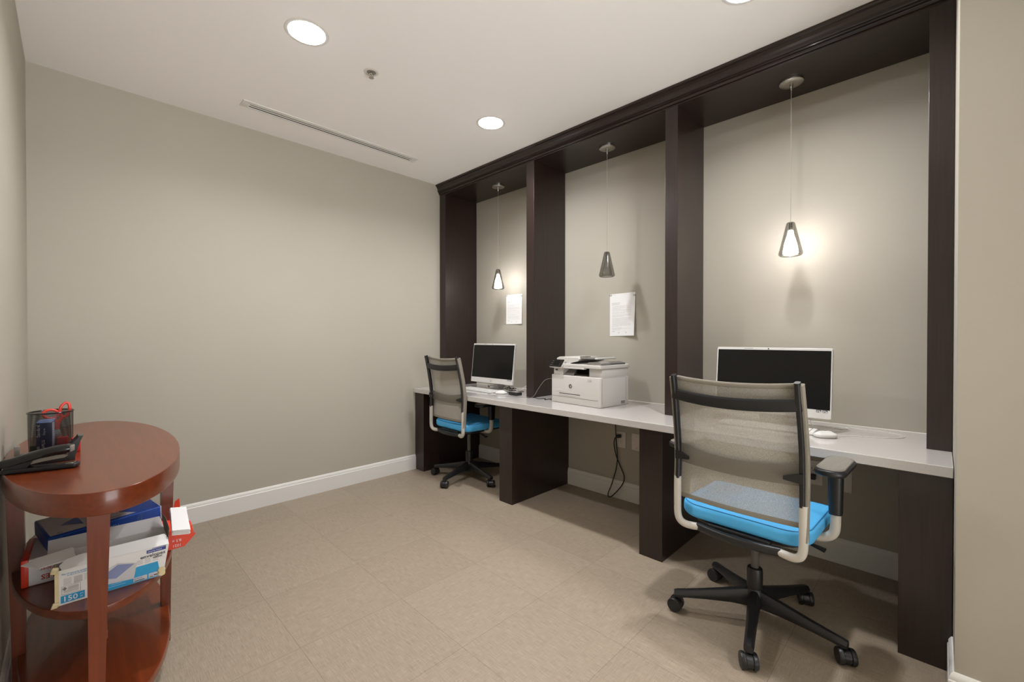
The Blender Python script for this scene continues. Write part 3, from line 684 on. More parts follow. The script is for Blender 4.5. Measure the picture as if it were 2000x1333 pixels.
# ---------------------------------------------------------------- task chairs
def chair(cx, cy, rz, label, star=48, pz=.728, pl=.282):
    t = thing('office_chair', label, 'office chair', (cx, cy, 0), rz, 'mesh back task chairs with blue seats')
    # base
    MB().lathe([(.012, .055), (.017, .058), (.018, .072), (.026, .078), (.034, .09), (.038, .115), (.036, .135), (.030, .15), (.012, .155)], n=24).build('base_hub', 'base_black', t)
    m = MB(); m.lathe([(.02, .15), (.031, .152), (.031, .228), (.028, .236), (.012, .238)], n=24)
    m.build('gas_lift_sleeve', 'base_black', t)
    MB().lathe([(.013, .22), (.0155, .225), (.0155, .40), (.012, .402)], n=20).build('gas_lift_rod', 'grey_plastic', t)
    for k in range(5):
        a = math.radians(star+72*k)-rz
        d = V3(math.cos(a), math.sin(a), 0); s = V3(-d.y, d.x, 0)
        sec = [(.015, .120, .027, .040), (.05, .118, .026, .036), (.10, .112, .0235, .029), (.20, .098, .020, .021), (.28, .087, .0185, .017), (.312, .083, .018, .017), (.33, .080, .017, .014)]
        R = []
        for q, z_, hw, hh in sec:
            ring = []
            for e in range(12):
                an = 2*PI*e/12; ca, sa = math.cos(an), math.sin(an)
                wy = math.copysign(abs(ca)**.6, ca)*hw*(.72 if sa > .3 else 1); wz = math.copysign(abs(sa)**.6, sa)*hh
                ring.append(d*q+s*wy+V3(0, 0, z_-hh*.3+wz))
            R.append(ring)
        m = MB(); m.rings(R); m.tube([d*.314+V3(0, 0, .082), d*.314+V3(0, 0, .060)], .0125, 12)
        leg = m.build('base_leg', 'base_black', t)
        # twin-wheel caster, local frame at the leg tip; wheels trail at an angle
        b = a+[.5, -.45, .35, 2.2, .8][k]; f = V3(math.cos(b), math.sin(b), 0); g = V3(-f.y, f.x, 0)
        c0 = d*.324+V3(0, 0, .0302)
        m = MB()
        for sg in (-1, 1):
            Tw = frame(c0+g*sg*.012, f, (0, 0, 1), g*sg)
            m.lathe([(.010, 0), (.028, 0), (.030, .002), (.030, .013), (.0275, .017), (.008, .018), (.002, .0175)], n=28, T=Tw)
        Tw = frame(c0-g*.011, f, (0, 0, 1), g)
        m.lathe([(.004, 0), (.026, 0), (.026, .022), (.004, .022)], n=24, T=Tw)
        m.tube([d*.314+V3(0, 0, .062), d*.314+V3(0, 0, .045)], .006, 10)
        m.build('caster', 'base_black', leg)
    # mechanism and levers
    m = MB(); m.slab(.10, .065, .02, .395, .445, .01); m.build('tilt_mechanism', 'black', t)
    m = MB(); m.tube([(.0, -.05, .425), (-.01, -.20, .415)], .005, 8); m.tube([(-.01, -.195, .415), (-.015, -.255, .405)], [.009, .016], 10, b=.5, up=(1, 0, 0)); m.build('tilt_lever', 'black', t)
    m = MB(); m.tube([(.06, .05, .425), (.06, .2, .42)], .005, 8); m.tube([(.06, .2, .42), (.06, .255, .412)], [.008, .014], 10, b=.5, up=(1, 0, 0)); m.build('height_lever', 'black', t)
    # seat
    MB().slab(.205, .205, .07, .437, .46, .01, c=(.02, 0)).build('seat_shell', 'black', t)
    m = MB()
    m.slab(.238, .247, .085, .456, .518, .022, c=(.02, 0), dome=.012, n=10, cut=5)
    for v in m.bm.verts:      # waterfall front, slightly dished back corners
        x = v.co.x-.02
        if x > .10: v.co.z -= 1.1*(x-.10)**2
        v.co.z += .006*(v.co.y/.25)**2
    seat = m.build('seat_cushion', 'blue', t, ang=60)
    m = MB(); n = 8; L_ = []
    hx_, hy_, r_ = .229, .238, .078
    for (sx, sy, a0) in ((1, 1, 0), (-1, 1, PI/2), (-1, -1, PI), (1, -1, 1.5*PI)):
        for k in range(n+1):
            q = a0+PI/2*k/n; x = sx*(hx_-r_)+r_*math.cos(q); y = sy*(hy_-r_)+r_*math.sin(q)
            zz = .5135-(1.1*(x-.10)**2 if x > .10 else 0)+.006*(y/.25)**2; L_.append((x+.02, y, zz))
    m.tube(L_, .0022, 6, closed=True); m.build('seam_piping', 'blue_seam', seat)
    # yoke behind and under the seat
    Y = .232
    yk = [(-.215, -.155, .432), (-.232, -.08, .431), (-.238, 0, .431), (-.232, .08, .431), (-.215, .155, .432)]
    m = MB(); m.tube([V3(*p) for p in yk], .0165, 14, b=.9, up=(0, 0, 1), pw=3, smooth=4)
    m.tube([(-.235, 0, .432), (-.1, 0, .425), (0, 0, .42)], .03, 12, b=.45, up=(0, 1, 0), pw=3); m.build('yoke', 'base_black', t)
    m = MB(); m.slab(.016, .12, .012, .440, .458, .006, c=(-.205, 0)); m.build('yoke_cover', 'black', t)
    def up(s, x): return V3(x[0], s*x[1], x[2])
    low = [(-.21, .135, .432), (-.225, .175, .430), (-.235, .205, .434), (-.239, .225, .448), (-.240, .233, .475), (-.240, .234, .52), (-.240, .234, .58), (-.240, .234, .635)]
    hi = [(-.240, .231, .628), (-.238, .230, .68), (-.238, .230, .74), (-.246, .230, .82), (-.259, .229, .90), (-.277, .227, .99), (-.298, .226, 1.08)]
    for s in (1, -1):
        MB().tube([up(s, p) for p in low], .0150, 14, smooth=4).build('back_tube', 'chair_tube', t)
        u = MB(); u.tube([up(s, p) for p in hi], .0155, 14, b=.62, up=(1, 0, 0), pw=3, smooth=4)
        u.build('back_upright', 'black', t)
    # side edge bands of the mesh, from top to below the tube joint (front outer side of the uprights)
    hp = spline([V3(*p) for p in [(-.235, .240, .505), (-.232, .241, .6), (-.226, .241, .72), (-.234, .241, .82), (-.248, .24, .90), (-.267, .238, .99), (-.287, .236, 1.072)]], 5)
    for s in (1, -1):
        m = MB(); m.tube([V3(p.x-.001, s*(p.y+.0015), p.z) for p in hp], .016, 12, b=.45, up=(1, 0, 0), pw=3.5); m.build('mesh_edge_band', 'rail', t)
    # mesh panel: gently curved sheet between the edge bands
    def bx(zz):
        for a_, b_ in zip(hp, hp[1:]):
            if a_.z <= zz <= b_.z: return a_.x+(b_.x-a_.x)*(zz-a_.z)/(b_.z-a_.z)
        return hp[0].x if zz < hp[0].z else hp[-1].x
    m = MB(); R = []
    for i in range(29):
        zz = .545+(1.064-.545)*i/28; row = []
        for j in range(21):
            v_ = j/20*2-1; cv = (1-v_*v_)
            row.append((bx(zz)+.018-.022*cv-(0), v_*.240, zz-.012*cv*(i/28)))
        R.append(row)
    m.rings(R, closed=False, cap=False); m.build('mesh_panel', 'mesh', t)
    def hband(z0, dz, off, r, b_, mt, nm, par=t, half=.238):
        m = MB(); P = []
        for j in range(15):
            v_ = j/14*2-1; cv = 1-v_*v_
            P.append((bx(z0)+.018-.022*cv+off, v_*half, z0-dz*cv))
        m.tube(P, r, 12, b=b_, up=(0, 0, 1), pw=3); return m.build(nm, mt, par)
    hband(1.066, .012, 0, .010, .9, 'rail', 'top_rail', half=.222)
    hband(.552, .0, 0, .010, .3, 'rail', 'bottom_band')
    # black cross bar between the uprights, behind the mesh
    m = MB(); P = []
    for j in range(15):
        v_ = j/14*2-1; cv = 1-v_*v_; P.append((bx(1.0)-.012-.030*cv, v_*.236, 1.0-.016*cv))
    m.tube(P, .0235, 14, b=.28, up=(0, 0, 1), pw=4); xb = m.build('cross_bar', 'black', t)
    m = MB(); P = []
    for j in range(19):
        v_ = (j/18*2-1)*.94; cv = 1-v_*v_; P.append((bx(1.0)-.0135-.030*cv-.0022, v_*.236, 1.0-.016*cv))
    m.tube(P, .0185, 12, b=.25, up=(0, 0, 1), pw=5); m.build('ribbed_insert', 'black', xb)
    # lumbar strip and brackets
    m = MB(); R = []
    for i in range(7):
        row = []
        for j in range(17):
            v_ = j/16*2-1; cv = 1-v_*v_; zz = .742-.018*cv-.062*(i/6-.5)*(1-.25*cv)*1.35
            row.append((bx(zz)-.004-.020*cv-.003*math.sin(i/6*PI), v_*.228, zz))
        R.append(row)
    m.rings(R, closed=False, cap=False)
    m.build('lumbar_support', 'lumbar', t)
    for s in (1, -1):
        m = MB(); m.rings([[(-.262, s*.235, .715), (-.262, s*.235, .752), (-.236, s*.235, .752), (-.236, s*.235, .715)], [(-.268, s*.175, .722), (-.268, s*.175, .735), (-.258, s*.175, .735), (-.258, s*.175, .722)]])
        m.build('lumbar_bracket', 'black', t)
    # arms
    for s in (1, -1):
        arm = [(.02, .16, .437), (.02, .20, .437), (.02, .245, .444), (.02, .272, .464), (.02, .281, .495), (.02, .282, .56)]
        MB().tube([up(s, p) for p in arm], .0175, 14, smooth=4).build('arm_tube', 'chair_tube', t)
        m = MB(); m.tube([(.02, s*.282, .548), (.02, s*.282, .62), (.02, s*.282, pz+.006)], [.027, .031], 16, b=.8, up=(1, 0, 0), pw=3); post = m.build('arm_post', 'black', t)
        m = MB(); m.slab(.135, .050, .047, pz, pz+.024, .009, c=(-.015, s*.287), n=10); pad = m.build('armrest_pad', 'black', t)
        m = MB(); m.slab(.128, .044, .042, pz+.0235, pz+.0275, .003, c=(-.015, s*.287), n=10)
        m.build('pad_top', 'pad', pad)
        m = MB()
        for j in range(-9, 10):
            yy = s*.287+j*.0042; hl = .120*math.sqrt(max(0, 1-(abs(j)/10.5)**3))
            m.tube([(-.015-hl, yy, pz+.0272), (-.015+hl, yy, pz+.0272)], .0013, 5)
        m.build('pad_ridges', 'ridge', pad)
    return t
chair(2.085, .572, math.radians(-2), 'grey mesh office chair with blue seat, nearest to the camera')
chair(2.46, 2.965, math.radians(-2), 'grey mesh office chair with blue seat pushed in at the far left desk', pz=.668)

# ---------------------------------------------------------------- oval side table
TX, TY, TZ = .065, 2.30, .82
t = thing('side_table', 'oval reddish mahogany side table with two lower shelves', 'side table', (TX, TY, 0))
def oval(m, a, b, z0, z1, e, n=96, T=None):
    R = []
    for k in range(4):
        q = PI/2*k/3; d = e*(1-math.sin(q)); zz = z0+e*(1-math.cos(q)); R.append([((b-d)*math.cos(2*PI*i/n), (a-d)*math.sin(2*PI*i/n), zz) for i in range(n)])
    for k in range(4):
        q = PI/2*k/3; d = e*(1-math.cos(q)); zz = z1-e+e*math.sin(q); R.append([((b-d)*math.cos(2*PI*i/n), (a-d)*math.sin(2*PI*i/n), zz) for i in range(n)])
    return m.rings(R, T=T)
oval(MB(), .69, .234, TZ-.064, TZ, .003).build('table_top', 'mah', t, ang=25)
oval(MB(), .54, .216, .415, .44, .003).build('middle_shelf', 'mah', t, ang=25)
oval(MB(), .60, .2045, .125, .15, .003).build('bottom_shelf', 'mah', t, ang=25)
def leg(x0, x1, x0b, x1b, y0, y1, y0b, y1b):
    m = MB(); R = []
    for zz, k in ((0, 1), (.2, .85), (.45, .5), (.65, .18), (TZ-.065, 0)):
        f = lambda a, b: a+(b-a)*k
        X0, X1, Y0, Y1 = f(x0, x0b)-TX, f(x1, x1b)-TX, f(y0, y0b)-TY, f(y1, y1b)-TY
        R.append([(X0, Y0, zz), (X1, Y0, zz), (X1, Y1, zz), (X0, Y1, zz)])
    m.rings(R); o = m.build('leg', 'mahz', t)
leg(.024, .071, .026, .055, 1.630, 1.662, 1.655, 1.685)      # near end
leg(.250, .291, .246, .274, 2.235, 2.285, 2.232, 2.27)      # right side
leg(-.164, -.121, -.150, -.118, 2.235, 2.285, 2.235, 2.275)  # left side
leg(.045, .092, .048, .085, 2.94, 2.97, 2.915, 2.945)      # far end
MB().box((.03-TX, 1.66-TY, .392), (.065-TX, 2.94-TY, .4152), .001).build('shelf_cleat', 'mahz', t)
MB().box((.03-TX, 1.66-TY, .102), (.065-TX, 2.94-TY, .1252), .001).build('shelf_cleat', 'mahz', t)

# ---------------------------------------------------------------- things on the middle shelf
ZM = .44
# red and white ream, lying behind the envelope box
t = thing('paper_ream', 'torn red and white ream of copy paper lying on the middle shelf', 'ream of paper', (.09, 2.165, ZM), math.radians(-2), 'paper reams on the side table')
MB().box((-.14, -.105, .001), (.15, .105, .085), .003).build('paper_block', 'paper', t)
m = MB(); m.box((-.203, -.108, .0006), (-.12, .108, .087), .006); m.box((-.12, -.1075, .0006), (.11, -.1055, .088)); m.box((-.12, -.1075, .0855), (.02, .107, .0875))
m.build('white_wrapper', 'paper', t)
MB().box((-.206, -.1095, .0004), (-.188, .109, .089), .004).build('red_end_band', 'red', t)
m = MB()
prn = [(.13, -.112, .001), (.17, -.1125, .002), (.20, -.111, .008), (.225, -.105, .02), (.241, -.085, .034), (.244, -.05, .042), (.232, .0, .046), (.20, .09, .05), (.12, .108, .06)]
lo = [V3(*p) for p in prn]; hi = [p+V3(-.012*i/8, 0, .047-.003*i+.004*math.sin(i*2.3)) for i, p in enumerate(lo)]
ins = [p*.985+V3(0, .004, .002) for p in hi]; ins2 = [p*.985+V3(-.004, .004, .004) for p in lo]
m.rings([lo, hi, ins, ins2], closed=False, cap=False)
m.poly(lo, [tuple(range(9))])
m.poly([V3(.12, -.1125, .0005), V3(.21, -.113, .003), V3(.245, -.11, .04), V3(.225, -.112, .062), V3(.19, -.113, .05), V3(.165, -.113, .06), V3(.12, -.1125, .05)], [(0, 1, 2, 3, 4, 5, 6)])
m.poly([V3(.19, .10, .06), V3(.22, .10, .06), V3(.215, .09, .13), V3(.2, .09, .12)], [(0, 1, 2, 3)])
m.build('red_wrapper', 'red', t)
m = MB()
Tt = frame((-.035, -.1085, .050), (-1, 0, 0), (0, 0, -1), (0, -1, 0))     # upside down text on the front
text(m, 'STAPLES', .0215, frame((-.083, -.1087, .030), (-1, 0, 0), (0, 0, -1), (0, -1, 0)), bold=.0004)
text(m, 'copy Paper', .0145, frame((-.099, -.1087, .052), (-1, 0, 0), (0, 0, -1), (0, -1, 0)))
m.build('red_lettering', 'redd', t)
m = MB(); text(m, '8.5 x', .014, frame((.200, -.1142, .036), (-1, 0, 0), (0, 0, -1), (0, -1, 0))); text(m, '1021', .014, frame((.200, -.1142, .018), (-1, 0, 0), (0, 0, -1), (0, -1, 0)))
m.build('white_lettering', 'whiteink', t)
# blank envelopes lying on the torn end
m = MB()
for k in range(7): m.box((-.025+.0006*math.sin(k*2), -.12, k*.0026), (.026+.001*math.sin(k*3), .12, .0021+k*.0026), .0004, T=RZ(.012*math.sin(k*1.9)))
o = m.build('loose_envelope_stack', 'paper', None, (.276, 2.03, ZM+.103)); o.rotation_euler = (math.radians(2), math.radians(9), math.radians(-5))
tag(o, 'stack of blank white envelopes poking out above the torn red wrapper', 'envelopes')
# blue ream on top
t = thing('paper_ream', 'royal blue and white ream with penguin outlines, topmost under the tabletop', 'ream of paper', (.068, 2.215, ZM+.0945), math.radians(9), 'paper reams on the side table')
t.rotation_euler = (math.radians(1), math.radians(-2.0), math.radians(10))
hx_, hy_, h_ = .15, .112, .052
m = MB().box((-hx_, -hy_, .0), (hx_, hy_, h_), .006, seg=3)
m.build('wrapped_block', 'reamblue', t)
m = MB(); m.quad(V3(-hx_+.008, -hy_+.008, h_+.0004), V3(hx_-.07, -hy_+.008, h_+.0004), V3(hx_-.105, -hy_+.06, h_+.0004), V3(hx_-.12, hy_-.01, h_+.0004), V3(-hx_+.008, hy_-.01, h_+.0004))
m.build('white_top_panel', 'paper2', t)
m = MB(); m.quad(V3(-.105, -.018, h_+.0009), V3(-.055, -.066, h_+.0009), V3(-.055, .03, h_+.0009)); m.quad(V3(-.04, -.089, h_+.0009), V3(.05, -.089, h_+.0009), V3(.05, -.086, h_+.0009), V3(-.035, -.083, h_+.0009))
m.build('blue_triangle_print', 'reamblue', t)
m = MB(); text(m, 'BRIGHT', .012, TR(-.03, -.068, h_+.0009), sx=1.2); text(m, '20', .014, TR(-.125, -.095, h_+.0009)); m.build('grey_print', 'ink', t)
m = MB()
def penguin(m, cx):
    Tf = frame((cx, -hy_-.0006, .027), (1, 0, 0), (0, 0, 1), (0, -1, 0))
    out = [(-.006, -.017), (-.0085, -.004), (-.006, .009), (-.001, .015), (.005, .0165), (.009, .013), (.003, .012), (.0045, .004), (.003, -.006), (-.001, -.015)]
    m.tube([V3(x, y, 0) for x, y in out], .0006, 4, closed=True, T=Tf)
    m.tube([V3(-.003, .007, 0), V3(-.0045, -.003, 0), V3(-.002, -.010, 0)], .0005, 4, T=Tf)
    m.tube([V3(-.008, -.0185, 0), V3(.004, -.018, 0)], .0007, 4, T=Tf)
penguin(m, -.122); penguin(m, .088)
text(m, 'HAMMERMILL', .0125, frame((-.052, -hy_-.0006, .024), (1, 0, 0), (0, 0, 1), (0, -1, 0)), bold=.0001, sx=1.1)
m.build('white_outline_print', 'paleink', t)
m = MB(); m.box((hx_-.0005, -hy_+.003, .001), (hx_+.004, hy_-.003, h_-.001), .001); m.build('end_flap', 'boxlil', t)
# grey board upright behind, curved
m = MB(); R = []
for i in range(13):
    q = i/12; x = .20+.115*q; y = 2.275-.10*q; zt = ZM+.152-.075*q**1.6
    R.append([(x, y, ZM+.088 if x < .24 else ZM+.09), (x, y, zt), (x+.0012, y+.0012, zt), (x+.0012, y+.0012, ZM+.088 if x < .24 else ZM+.09)])
m.rings(R)
m.bm.free()
# envelope box
t = thing('envelope_box', 'open white and cyan carton of 150 envelopes on the middle shelf', 'envelope box', (.085, 1.91, ZM), 0)
bw, bd, bh = .1235, .056, .118
def panel(name, pts, mt='paper', th=.0008, par=t, nrm=None):
    a_, b_, c_ = [V3(*p) for p in pts[:3]]; nn = (b_-a_).cross(c_-a_).normalized()*th
    m = MB(); m.rings([[V3(*p) for p in pts], [V3(*p)+nn for p in pts]]); return m.build(name, mt, par)
fr = panel('front_panel', [(-bw, -bd, .001), (bw, -bd, .001), (bw+.016, -bd, .100), (-bw-.003, -bd, .106)])
panel('back_panel', [(-bw, bd, .001), (bw, bd, .001), (bw+.016, bd, bh+.002), (-bw-.003, bd, bh+.004)])
panel('side_panel', [(-bw, -bd, .001), (-bw, bd, .001), (-bw-.003, bd, bh), (-bw-.003, -bd, .104)], 'paper2')
panel('side_panel', [(bw, -bd, .001), (bw, bd, .001), (bw+.016, bd, bh), (bw+.016, -bd, .100)])
panel('bottom_panel', [(-bw, -bd, .001), (bw, -bd, .001), (bw, bd, .001), (-bw, bd, .001)])
# lid: stands up and leans back from the rear edge
panel('lid_flap', [(-bw-.020, bd, bh+.004), (bw+.016, bd, bh+.002), (bw+.010, bd+.052, bh+.029), (-bw-.020, bd+.052, bh+.031)], 'paper2')
# inner front tuck flap with rounded corner, folded back over the envelopes
panel('tuck_flap', [(-bw+.012, -bd, .106), (bw+.016, -bd, .100), (bw+.016, -bd+.016, .115), (bw+.008, -bd+.032, .126), (-bw+.05, -bd+.032, .128), (-bw+.020, -bd+.026, .125), (-bw+.006, -bd+.012, .115)])
panel('side_flap', [(bw+.016, -bd+.01, bh-.012), (bw+.016, bd, bh), (bw+.012, bd+.02, bh+.050), (bw+.018, bd-.03, bh+.046), (bw+.020, -bd+.02, bh+.028)], 'board')
# print on the front
def fq(m, x0, x1, z0, z1, mi=0, e=.0016): m.quad(V3(x0, -bd-e, z0), V3(x1, -bd-e, z0), V3(x1, -bd-e, z1), V3(x0, -bd-e, z1), mi=mi)
TF = lambda x, zz, e=.0022: frame((x, -bd-e, zz), (1, 0, 0), (0, 0, 1), (0, -1, 0))
m = MB(); m.quad(V3(.012, -bd-.0014, .002), V3(bw-.006, -bd-.0014, .002), V3(bw-.013, -bd-.0014, .052), V3(.058, -bd-.0014, .052), V3(.012, -bd-.0014, .024))
m.quad(V3(-.05, -bd-.0013, .002), V3(.013, -bd-.0013, .002), V3(.013, -bd-.0013, .03), V3(-.05, -bd-.0013, .03))
fq(m, -.114, -.063, .007, .0285); m.build('cyan_block', 'cyan', fr)
m = MB(); m.quad(V3(-.045, -bd-.0019, .026), V3(.050, -bd-.0019, .018), V3(.058, -bd-.0019, .066), V3(.012, -bd-.0019, .082), V3(-.045, -bd-.0019, .058)); fq(m, .049, .083, .005, .019, e=.0018); fq(m, .087, .112, .005, .019, e=.0018)
m.build('envelope_picture', 'paper2', fr)
m = MB(); m.quad(V3(-.035, -bd-.0023, .046), V3(.008, -bd-.0023, .035), V3(.052, -bd-.0023, .066), V3(.012, -bd-.0023, .077)); m.build('envelope_lining', 'slate', fr)
m = MB(); fq(m, .082, .132, .086, .0965); fq(m, .096, .133, .0978, .0995); m.build('navy_label', 'navy', fr)
m = MB(); text(m, 'envelopes', .0145, TF(.066, .0735), bold=.0001, sx=1.1); text(m, 'self-seal', .0075, TF(.098, .0665), bold=.00005); 
for k in range(3): fq(m, .052+0, .076, .0075+.0, .0085, e=.0023)
fq(m, .051, .076, .007, .009, e=.0023); fq(m, .089, .098, .007, .009, e=.0023); fq(m, .1, .110, .009, .012, e=.0023)
m.build('black_print', 'inkd', fr)
m = MB(); text(m, '150', .021, TF(-.111, .0105), bold=.0003, sx=1.05); text(m, 'security-tinted', .0062, TF(.0845, .0895)); text(m, 'CT', .006, TF(-.0735, .019)); text(m, 'SO', .005, TF(-.0735, .012))
for zz in (.012, .018): fq(m, -.0+.005*(zz > .015)-.01, .03-.01*(zz > .015), zz, zz+.0006, e=.0023)
m.build('white_print', 'whiteink', fr)
m = MB(); text(m, 'No.10 security envelopes', .0062, TF(-.112, .090)); text(m, '        4-1/8 x 9-1/2 inches', .0052, TF(-.112, .0845)); text(m, '#10x241', .006, TF(.051, .0125)); text(m, 'white', .005, TF(.089, .0125)); m.build('blue_print', 'blueink', fr)
m = MB()
for k, x0 in enumerate((-.108, -.086, -.064, -.044)):
    if k in (1, 3): fq(m, x0, x0+.018, .058, .078)
    else:
        for q in range(5): fq(m, x0, x0+.017, .060+q*.004, .0615+q*.004)
for x0 in (.058, .078, .098): 
    for q in range(3): fq(m, x0, x0+.014, .058+q*.005, .060+q*.005)
m.build('pale_diagrams', 'inkl', fr)
m = MB()
for (x0, x1, z0, z1) in ((-.112, -.072, .0555, .0562), (-.112, -.072, .031, .0317), (-.112, -.1113, .031, .056), (-.0727, -.072, .031, .056)): fq(m, x0, x1, z0, z1)
for q in range(3): fq(m, -.099, -.076, .0505-q*.003, .0515-q*.003)
for q in range(3): fq(m, -.108, -.076, .041-q*.0026, .0417-q*.0026)
Tq = TF(-.1055, .0485); m.poly([Tq @ V3(*p, 0) for p in ((.005, 0), (0, .0055), (-.005, 0), (0, -.0055))], [(0, 1, 2, 3)]); m.build('grey_certificate', 'ink', fr)
m = MB()
m.box((-bw-.003, -bd-.0012, 0.0), (-bw+.006, -bd+.0, bh-.002)); m.box((-bw-.0028, -bd, .0), (-bw-.001, bd*.6, bh-.003))
for p in ((-bw-.003, -bd-.004, .004), (-bw-.003, -bd-.003, bh-.008)): m.slab(.007, .004, .003, 0, .02, .002, T=TR(*p) @ Matrix.Rotation(.3, 4, 'Y') @ TR(0, 0, -.01))
m.build('corner_tape', 'tape', t); m = MB()
R = []
for i in range(5):
    R.append([V3(bw-.004+.010*math.cos(a_)*(1+.2*math.sin(3*i+k)), -bd-.003+.006*math.sin(a_), .004+i*.006+.002*math.cos(2*a_+i)) for k, a_ in enumerate([2*PI*q/8 for q in range(8)])])
m.rings(R); m.build('corner_tape', 'tape', t)
# envelopes inside, and a few sliding out at the left
m = MB()
for k in range(20): m.box((-bw+.004, -bd+.016+k*.0018, .004), (bw-.004, -bd+.017+k*.0018, .104+.003*math.sin(k*1.7)))
o = m.build('envelope_row', 'paper2'); o.location = (.085, 1.91, ZM); tag(o, 'row of white envelopes standing inside the open carton', 'envelopes', kind='stuff')
for k, (ang, zz) in enumerate(((0, 0), (.05, .0012), (.14, .0026))):
    m = MB()
    m.box((-.04, -.028, 0), (.036, .028, .0008)); m.poly([V3(-.04, -.028, .0009), V3(-.04, .028, .0009), V3(-.075+.012*k, .012, .0009), V3(-.04, -.028, .0), V3(-.04, .028, .0), V3(-.075+.012*k, .012, .0)], [(0, 1, 2), (5, 4, 3), (0, 2, 5, 3), (2, 1, 4, 5), (0, 3, 4, 1)])
    o = m.build('loose_envelope', 'paper'); o.location = (-.036, 1.905, ZM+bh+.009+zz); o.rotation_euler = (math.radians(14), math.radians(-3), ang)
    tag(o, ['bottom', 'middle', 'top'][k]+' of the three loose envelopes sliding out left of the carton', 'envelope', 'loose envelopes on the carton')
# paper sheet leaning behind at the left, and grey curved board on the right
o = MB().rings([[(-.055, 1.985, ZM+.088), (.19, 1.995, ZM+.088), (.19, 2.045, ZM+.120), (-.045, 2.04, ZM+.135)], [(-.055, 1.9865, ZM+.088), (.19, 1.9965, ZM+.088), (.19, 2.0465, ZM+.120), (-.045, 2.0415, ZM+.135)]]).build('paper_sheet', 'paper2')
tag(o, 'pale sheet of paper leaning behind the envelope carton lid', 'paper')

# ---------------------------------------------------------------- things on the table top
# pencil cup
CX, CY, CR, CH = -.057, 2.30, .058, .148
t = thing('pencil_cup', 'round black wire mesh pencil cup on the oval table', 'pencil cup', (CX, CY, TZ))
MB().lathe([(CR-.003, .004), (CR-.001, .05), (CR, CH)], n=64, cap=False).build('mesh_wall', 'wire', t)
MB().lathe([(.001, .0006), (CR-.002, .0006), (CR-.001, .003), (CR-.002, .005), (.001, .004)], n=48).build('cup_base', 'black', t)
MB().tube([(CR*math.cos(2*PI*k/40), CR*math.sin(2*PI*k/40), CH) for k in range(40)], .0028, 8, closed=True).build('rim', 'blackg', t)
# scissors
t = thing('scissors', 'scissors with red looped handles standing in the mesh cup', 'scissors', (CX+.012, CY+.0, TZ+.006), math.radians(8))
m = MB(); m.box((-.004, -.001, .002), (.006, .001, .075), T=Matrix.Rotation(.08, 4, 'Y')); m.box((-.004, .0012, .002), (.006, .003, .075), T=Matrix.Rotation(-.05, 4, 'Y')); m.build('blades', 'steelp', t)
def loop(cx, cz, rx, rz_, tilt, dy):
    P = []
    for k in range(20):
        q = 2*PI*k/20; x, zz = rx*math.cos(q), rz_*math.sin(q)*(1+.12*math.cos(q)); P.append((cx+x*math.cos(tilt)-zz*math.sin(tilt), dy, cz+x*math.sin(tilt)+zz*math.cos(tilt)))
    m = MB(); m.tube(P, .0045, 10, closed=True); return m
m = loop(-.014, .134, .019, .015, -.25, -.004); m.tube([(-.003, -.004, .118), (.001, 0, .10), (.001, 0, .075)], [.0055, .005], 8); m.build('handle_loop', 'scis', t)
m = loop(.024, .144, .0125, .026, -.12, .004); m.tube([(.018, .004, .118), (.008, 0, .102), (.004, 0, .078)], [.0055, .005], 8); m.build('handle_loop', 'scis', t)
# staple carton in the cup
t = thing('staple_carton', 'dark blue staple carton standing upright inside the mesh cup', 'staple box', (CX-.008, CY-.022, TZ+.006), math.radians(-12))
m = MB().box((-.026, -.012, 0), (.014, .014, .108), .001); m.build('carton', 'boxnavy', t)
m = MB().box((.0142, -.011, 0.001), (.0146, .013, .106)); m.build('pale_side', 'boxlil', t)
m = MB(); m.rings([[(-.026, -.012, .108), (.014, -.012, .108), (.014, .014, .108), (-.026, .014, .108)], [(-.022, -.004, .116), (.016, -.006, .114), (.018, .012, .118), (-.02, .014, .117)]]); m.build('open_flap', 'paleink', t)
m = MB(); text(m, 'Standard', .012, frame((-.016, -.0128, .058), (0, 0, 1), (-1, 0, 0), (0, -1, 0)), bold=.0002); text(m, 'Staples', .009, frame((-.003, -.0128, .064), (0, 0, 1), (-1, 0, 0), (0, -1, 0)))
text(m, 'STAPLES', .011, frame((-.004, -.0128, .006), (0, 0, 1), (-1, 0, 0), (0, -1, 0)), bold=.0002); text(m, '5000', .010, frame((-.017, -.0128, .006), (0, 0, 1), (-1, 0, 0), (0, -1, 0)))
m.build('white_print', 'whiteink', t)
t = thing('marker_cap', 'red plastic holder inside the mesh cup, lower right', 'red clip', (CX+.030, CY-.012, TZ+.006))
MB().slab(.015, .014, .006, 0, .048, .004).build('body', 'redd', t)
o = MB().slab(.014, .010, .005, .0005, .028, .003).build('binder_clip', 'black', None, (CX-.038, CY-.01, TZ+.006)); tag(o, 'small black clip at the bottom left inside the mesh cup', 'clip')
m = MB(); m.tube([(CX+.004, CY+.015, TZ+.006), (CX+.016, CY+.018, TZ+.095)], .0055, 10); o = m.build('white_marker', 'white_plastic'); tag(o, 'pale pen leaning in the mesh cup behind the carton', 'pen')
o = MB().slab(.012, .006, .003, .0005, .052, .002).build('red_sharpener', 'redd', None, (.006, 2.25, TZ), math.radians(20)); tag(o, 'small red plastic piece just right of the mesh cup', 'office supply')

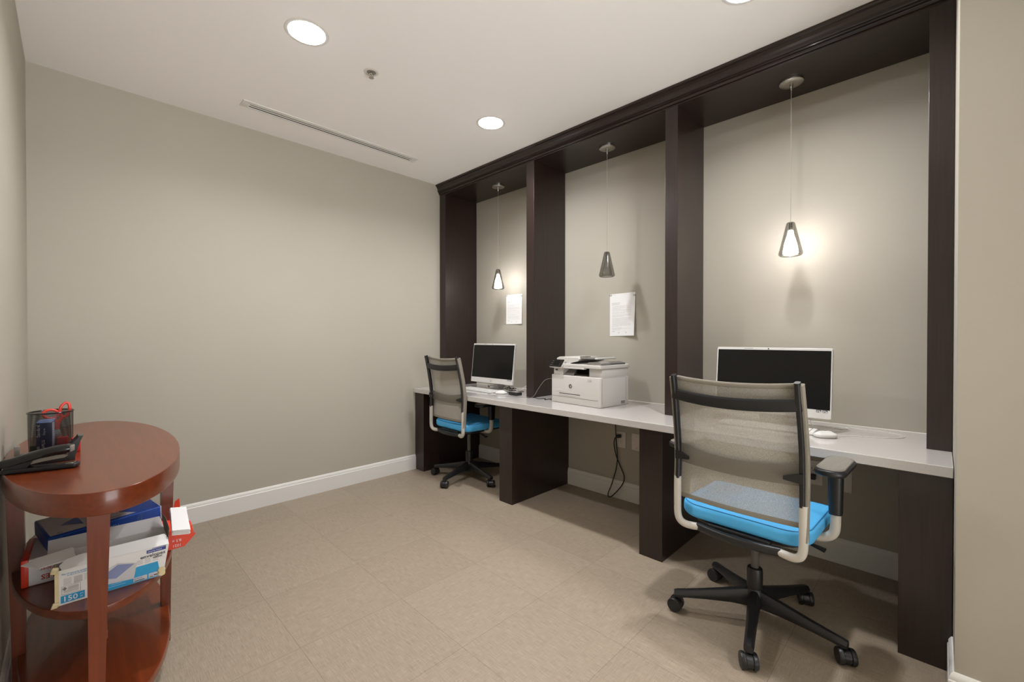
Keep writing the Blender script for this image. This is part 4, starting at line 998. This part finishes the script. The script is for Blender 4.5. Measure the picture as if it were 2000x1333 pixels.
# tape dispenser behind the stapler
t = thing('tape_dispenser', 'black desktop tape dispenser between stapler and mesh cup', 'tape dispenser', (-.06, 2.125, TZ), math.radians(4))
prof = [(-.075, .001), (.062, .001), (.062, .012), (.075, .062), (.082, .078), (.074, .079), (.058, .06), (.04, .035), (.0, .022), (-.04, .022), (-.045, .034), (-.066, .034), (-.078, .008)]
m = MB(); m.prism(prof, -.028, .028, 1); m.build('body', 'black', t, ang=30)
m = MB(); m.box((.0705, -.024, .0755), (.0835, .024, .0800), .001); m.build('cutter', 'grey_plastic', t)
m = MB(); m.box((-.075, -.0, .03), (-.062, .022, .064), .001, T=TR(0, 0, 0)); o = m.build('tape_roll_guard', 'lid_grey', t)
# stapler
t = thing('stapler', 'black desktop stapler at the left edge of the oval table', 'stapler', (.012, 1.985, TZ), math.radians(180-16)); SX = .87
m = MB(); m.slab(.086, .020, .010, .001, .015, .004, c=(.086, 0)); m.build('base', 'black', t)
m = MB(); m.slab(.011, .0145, .006, .0148, .0165, .001, c=(.020, 0)); m.build('anvil', 'steelp', t)
def bsec(L_, mt, nm, par=t):
    R = []
    for x, z_, hw, hh in L_:
        ring = []
        for e in range(14):
            an = 2*PI*e/14; ca, sa = math.cos(an), math.sin(an)
            ring.append((x, math.copysign(abs(ca)**.6, ca)*hw, z_+math.copysign(abs(sa)**.6, sa)*hh))
        R.append(ring)
    m = MB(); m.rings(R); return m.build(nm, mt, par)
bsec([(.017, .062, .015, .011), (.024, .060, .018, .0155), (.05, .059, .0195, .0155), (.085, .053, .0195, .015), (.12, .043, .0185, .0145), (.15, .034, .0175, .014), (.172, .030, .016, .013)], 'blackg', 'top_arm')
m = MB(); m.prism([(.03, .050), (.03, .036), (.08, .030), (.12, .022), (.125, .028), (.08, .044)], -.0135, .0135, 1); m.prism([(.10, .034), (.115, .015), (.165, .015), (.165, .034)], -.015, .015, 1, mi=1); m.build('staple_channel', ['pad', 'black'], t)
m = MB(); m.slab(.004, .0135, .003, .052, .071, .002, c=(.0165, 0)); m.build('front_cap', 'lid_grey', t)
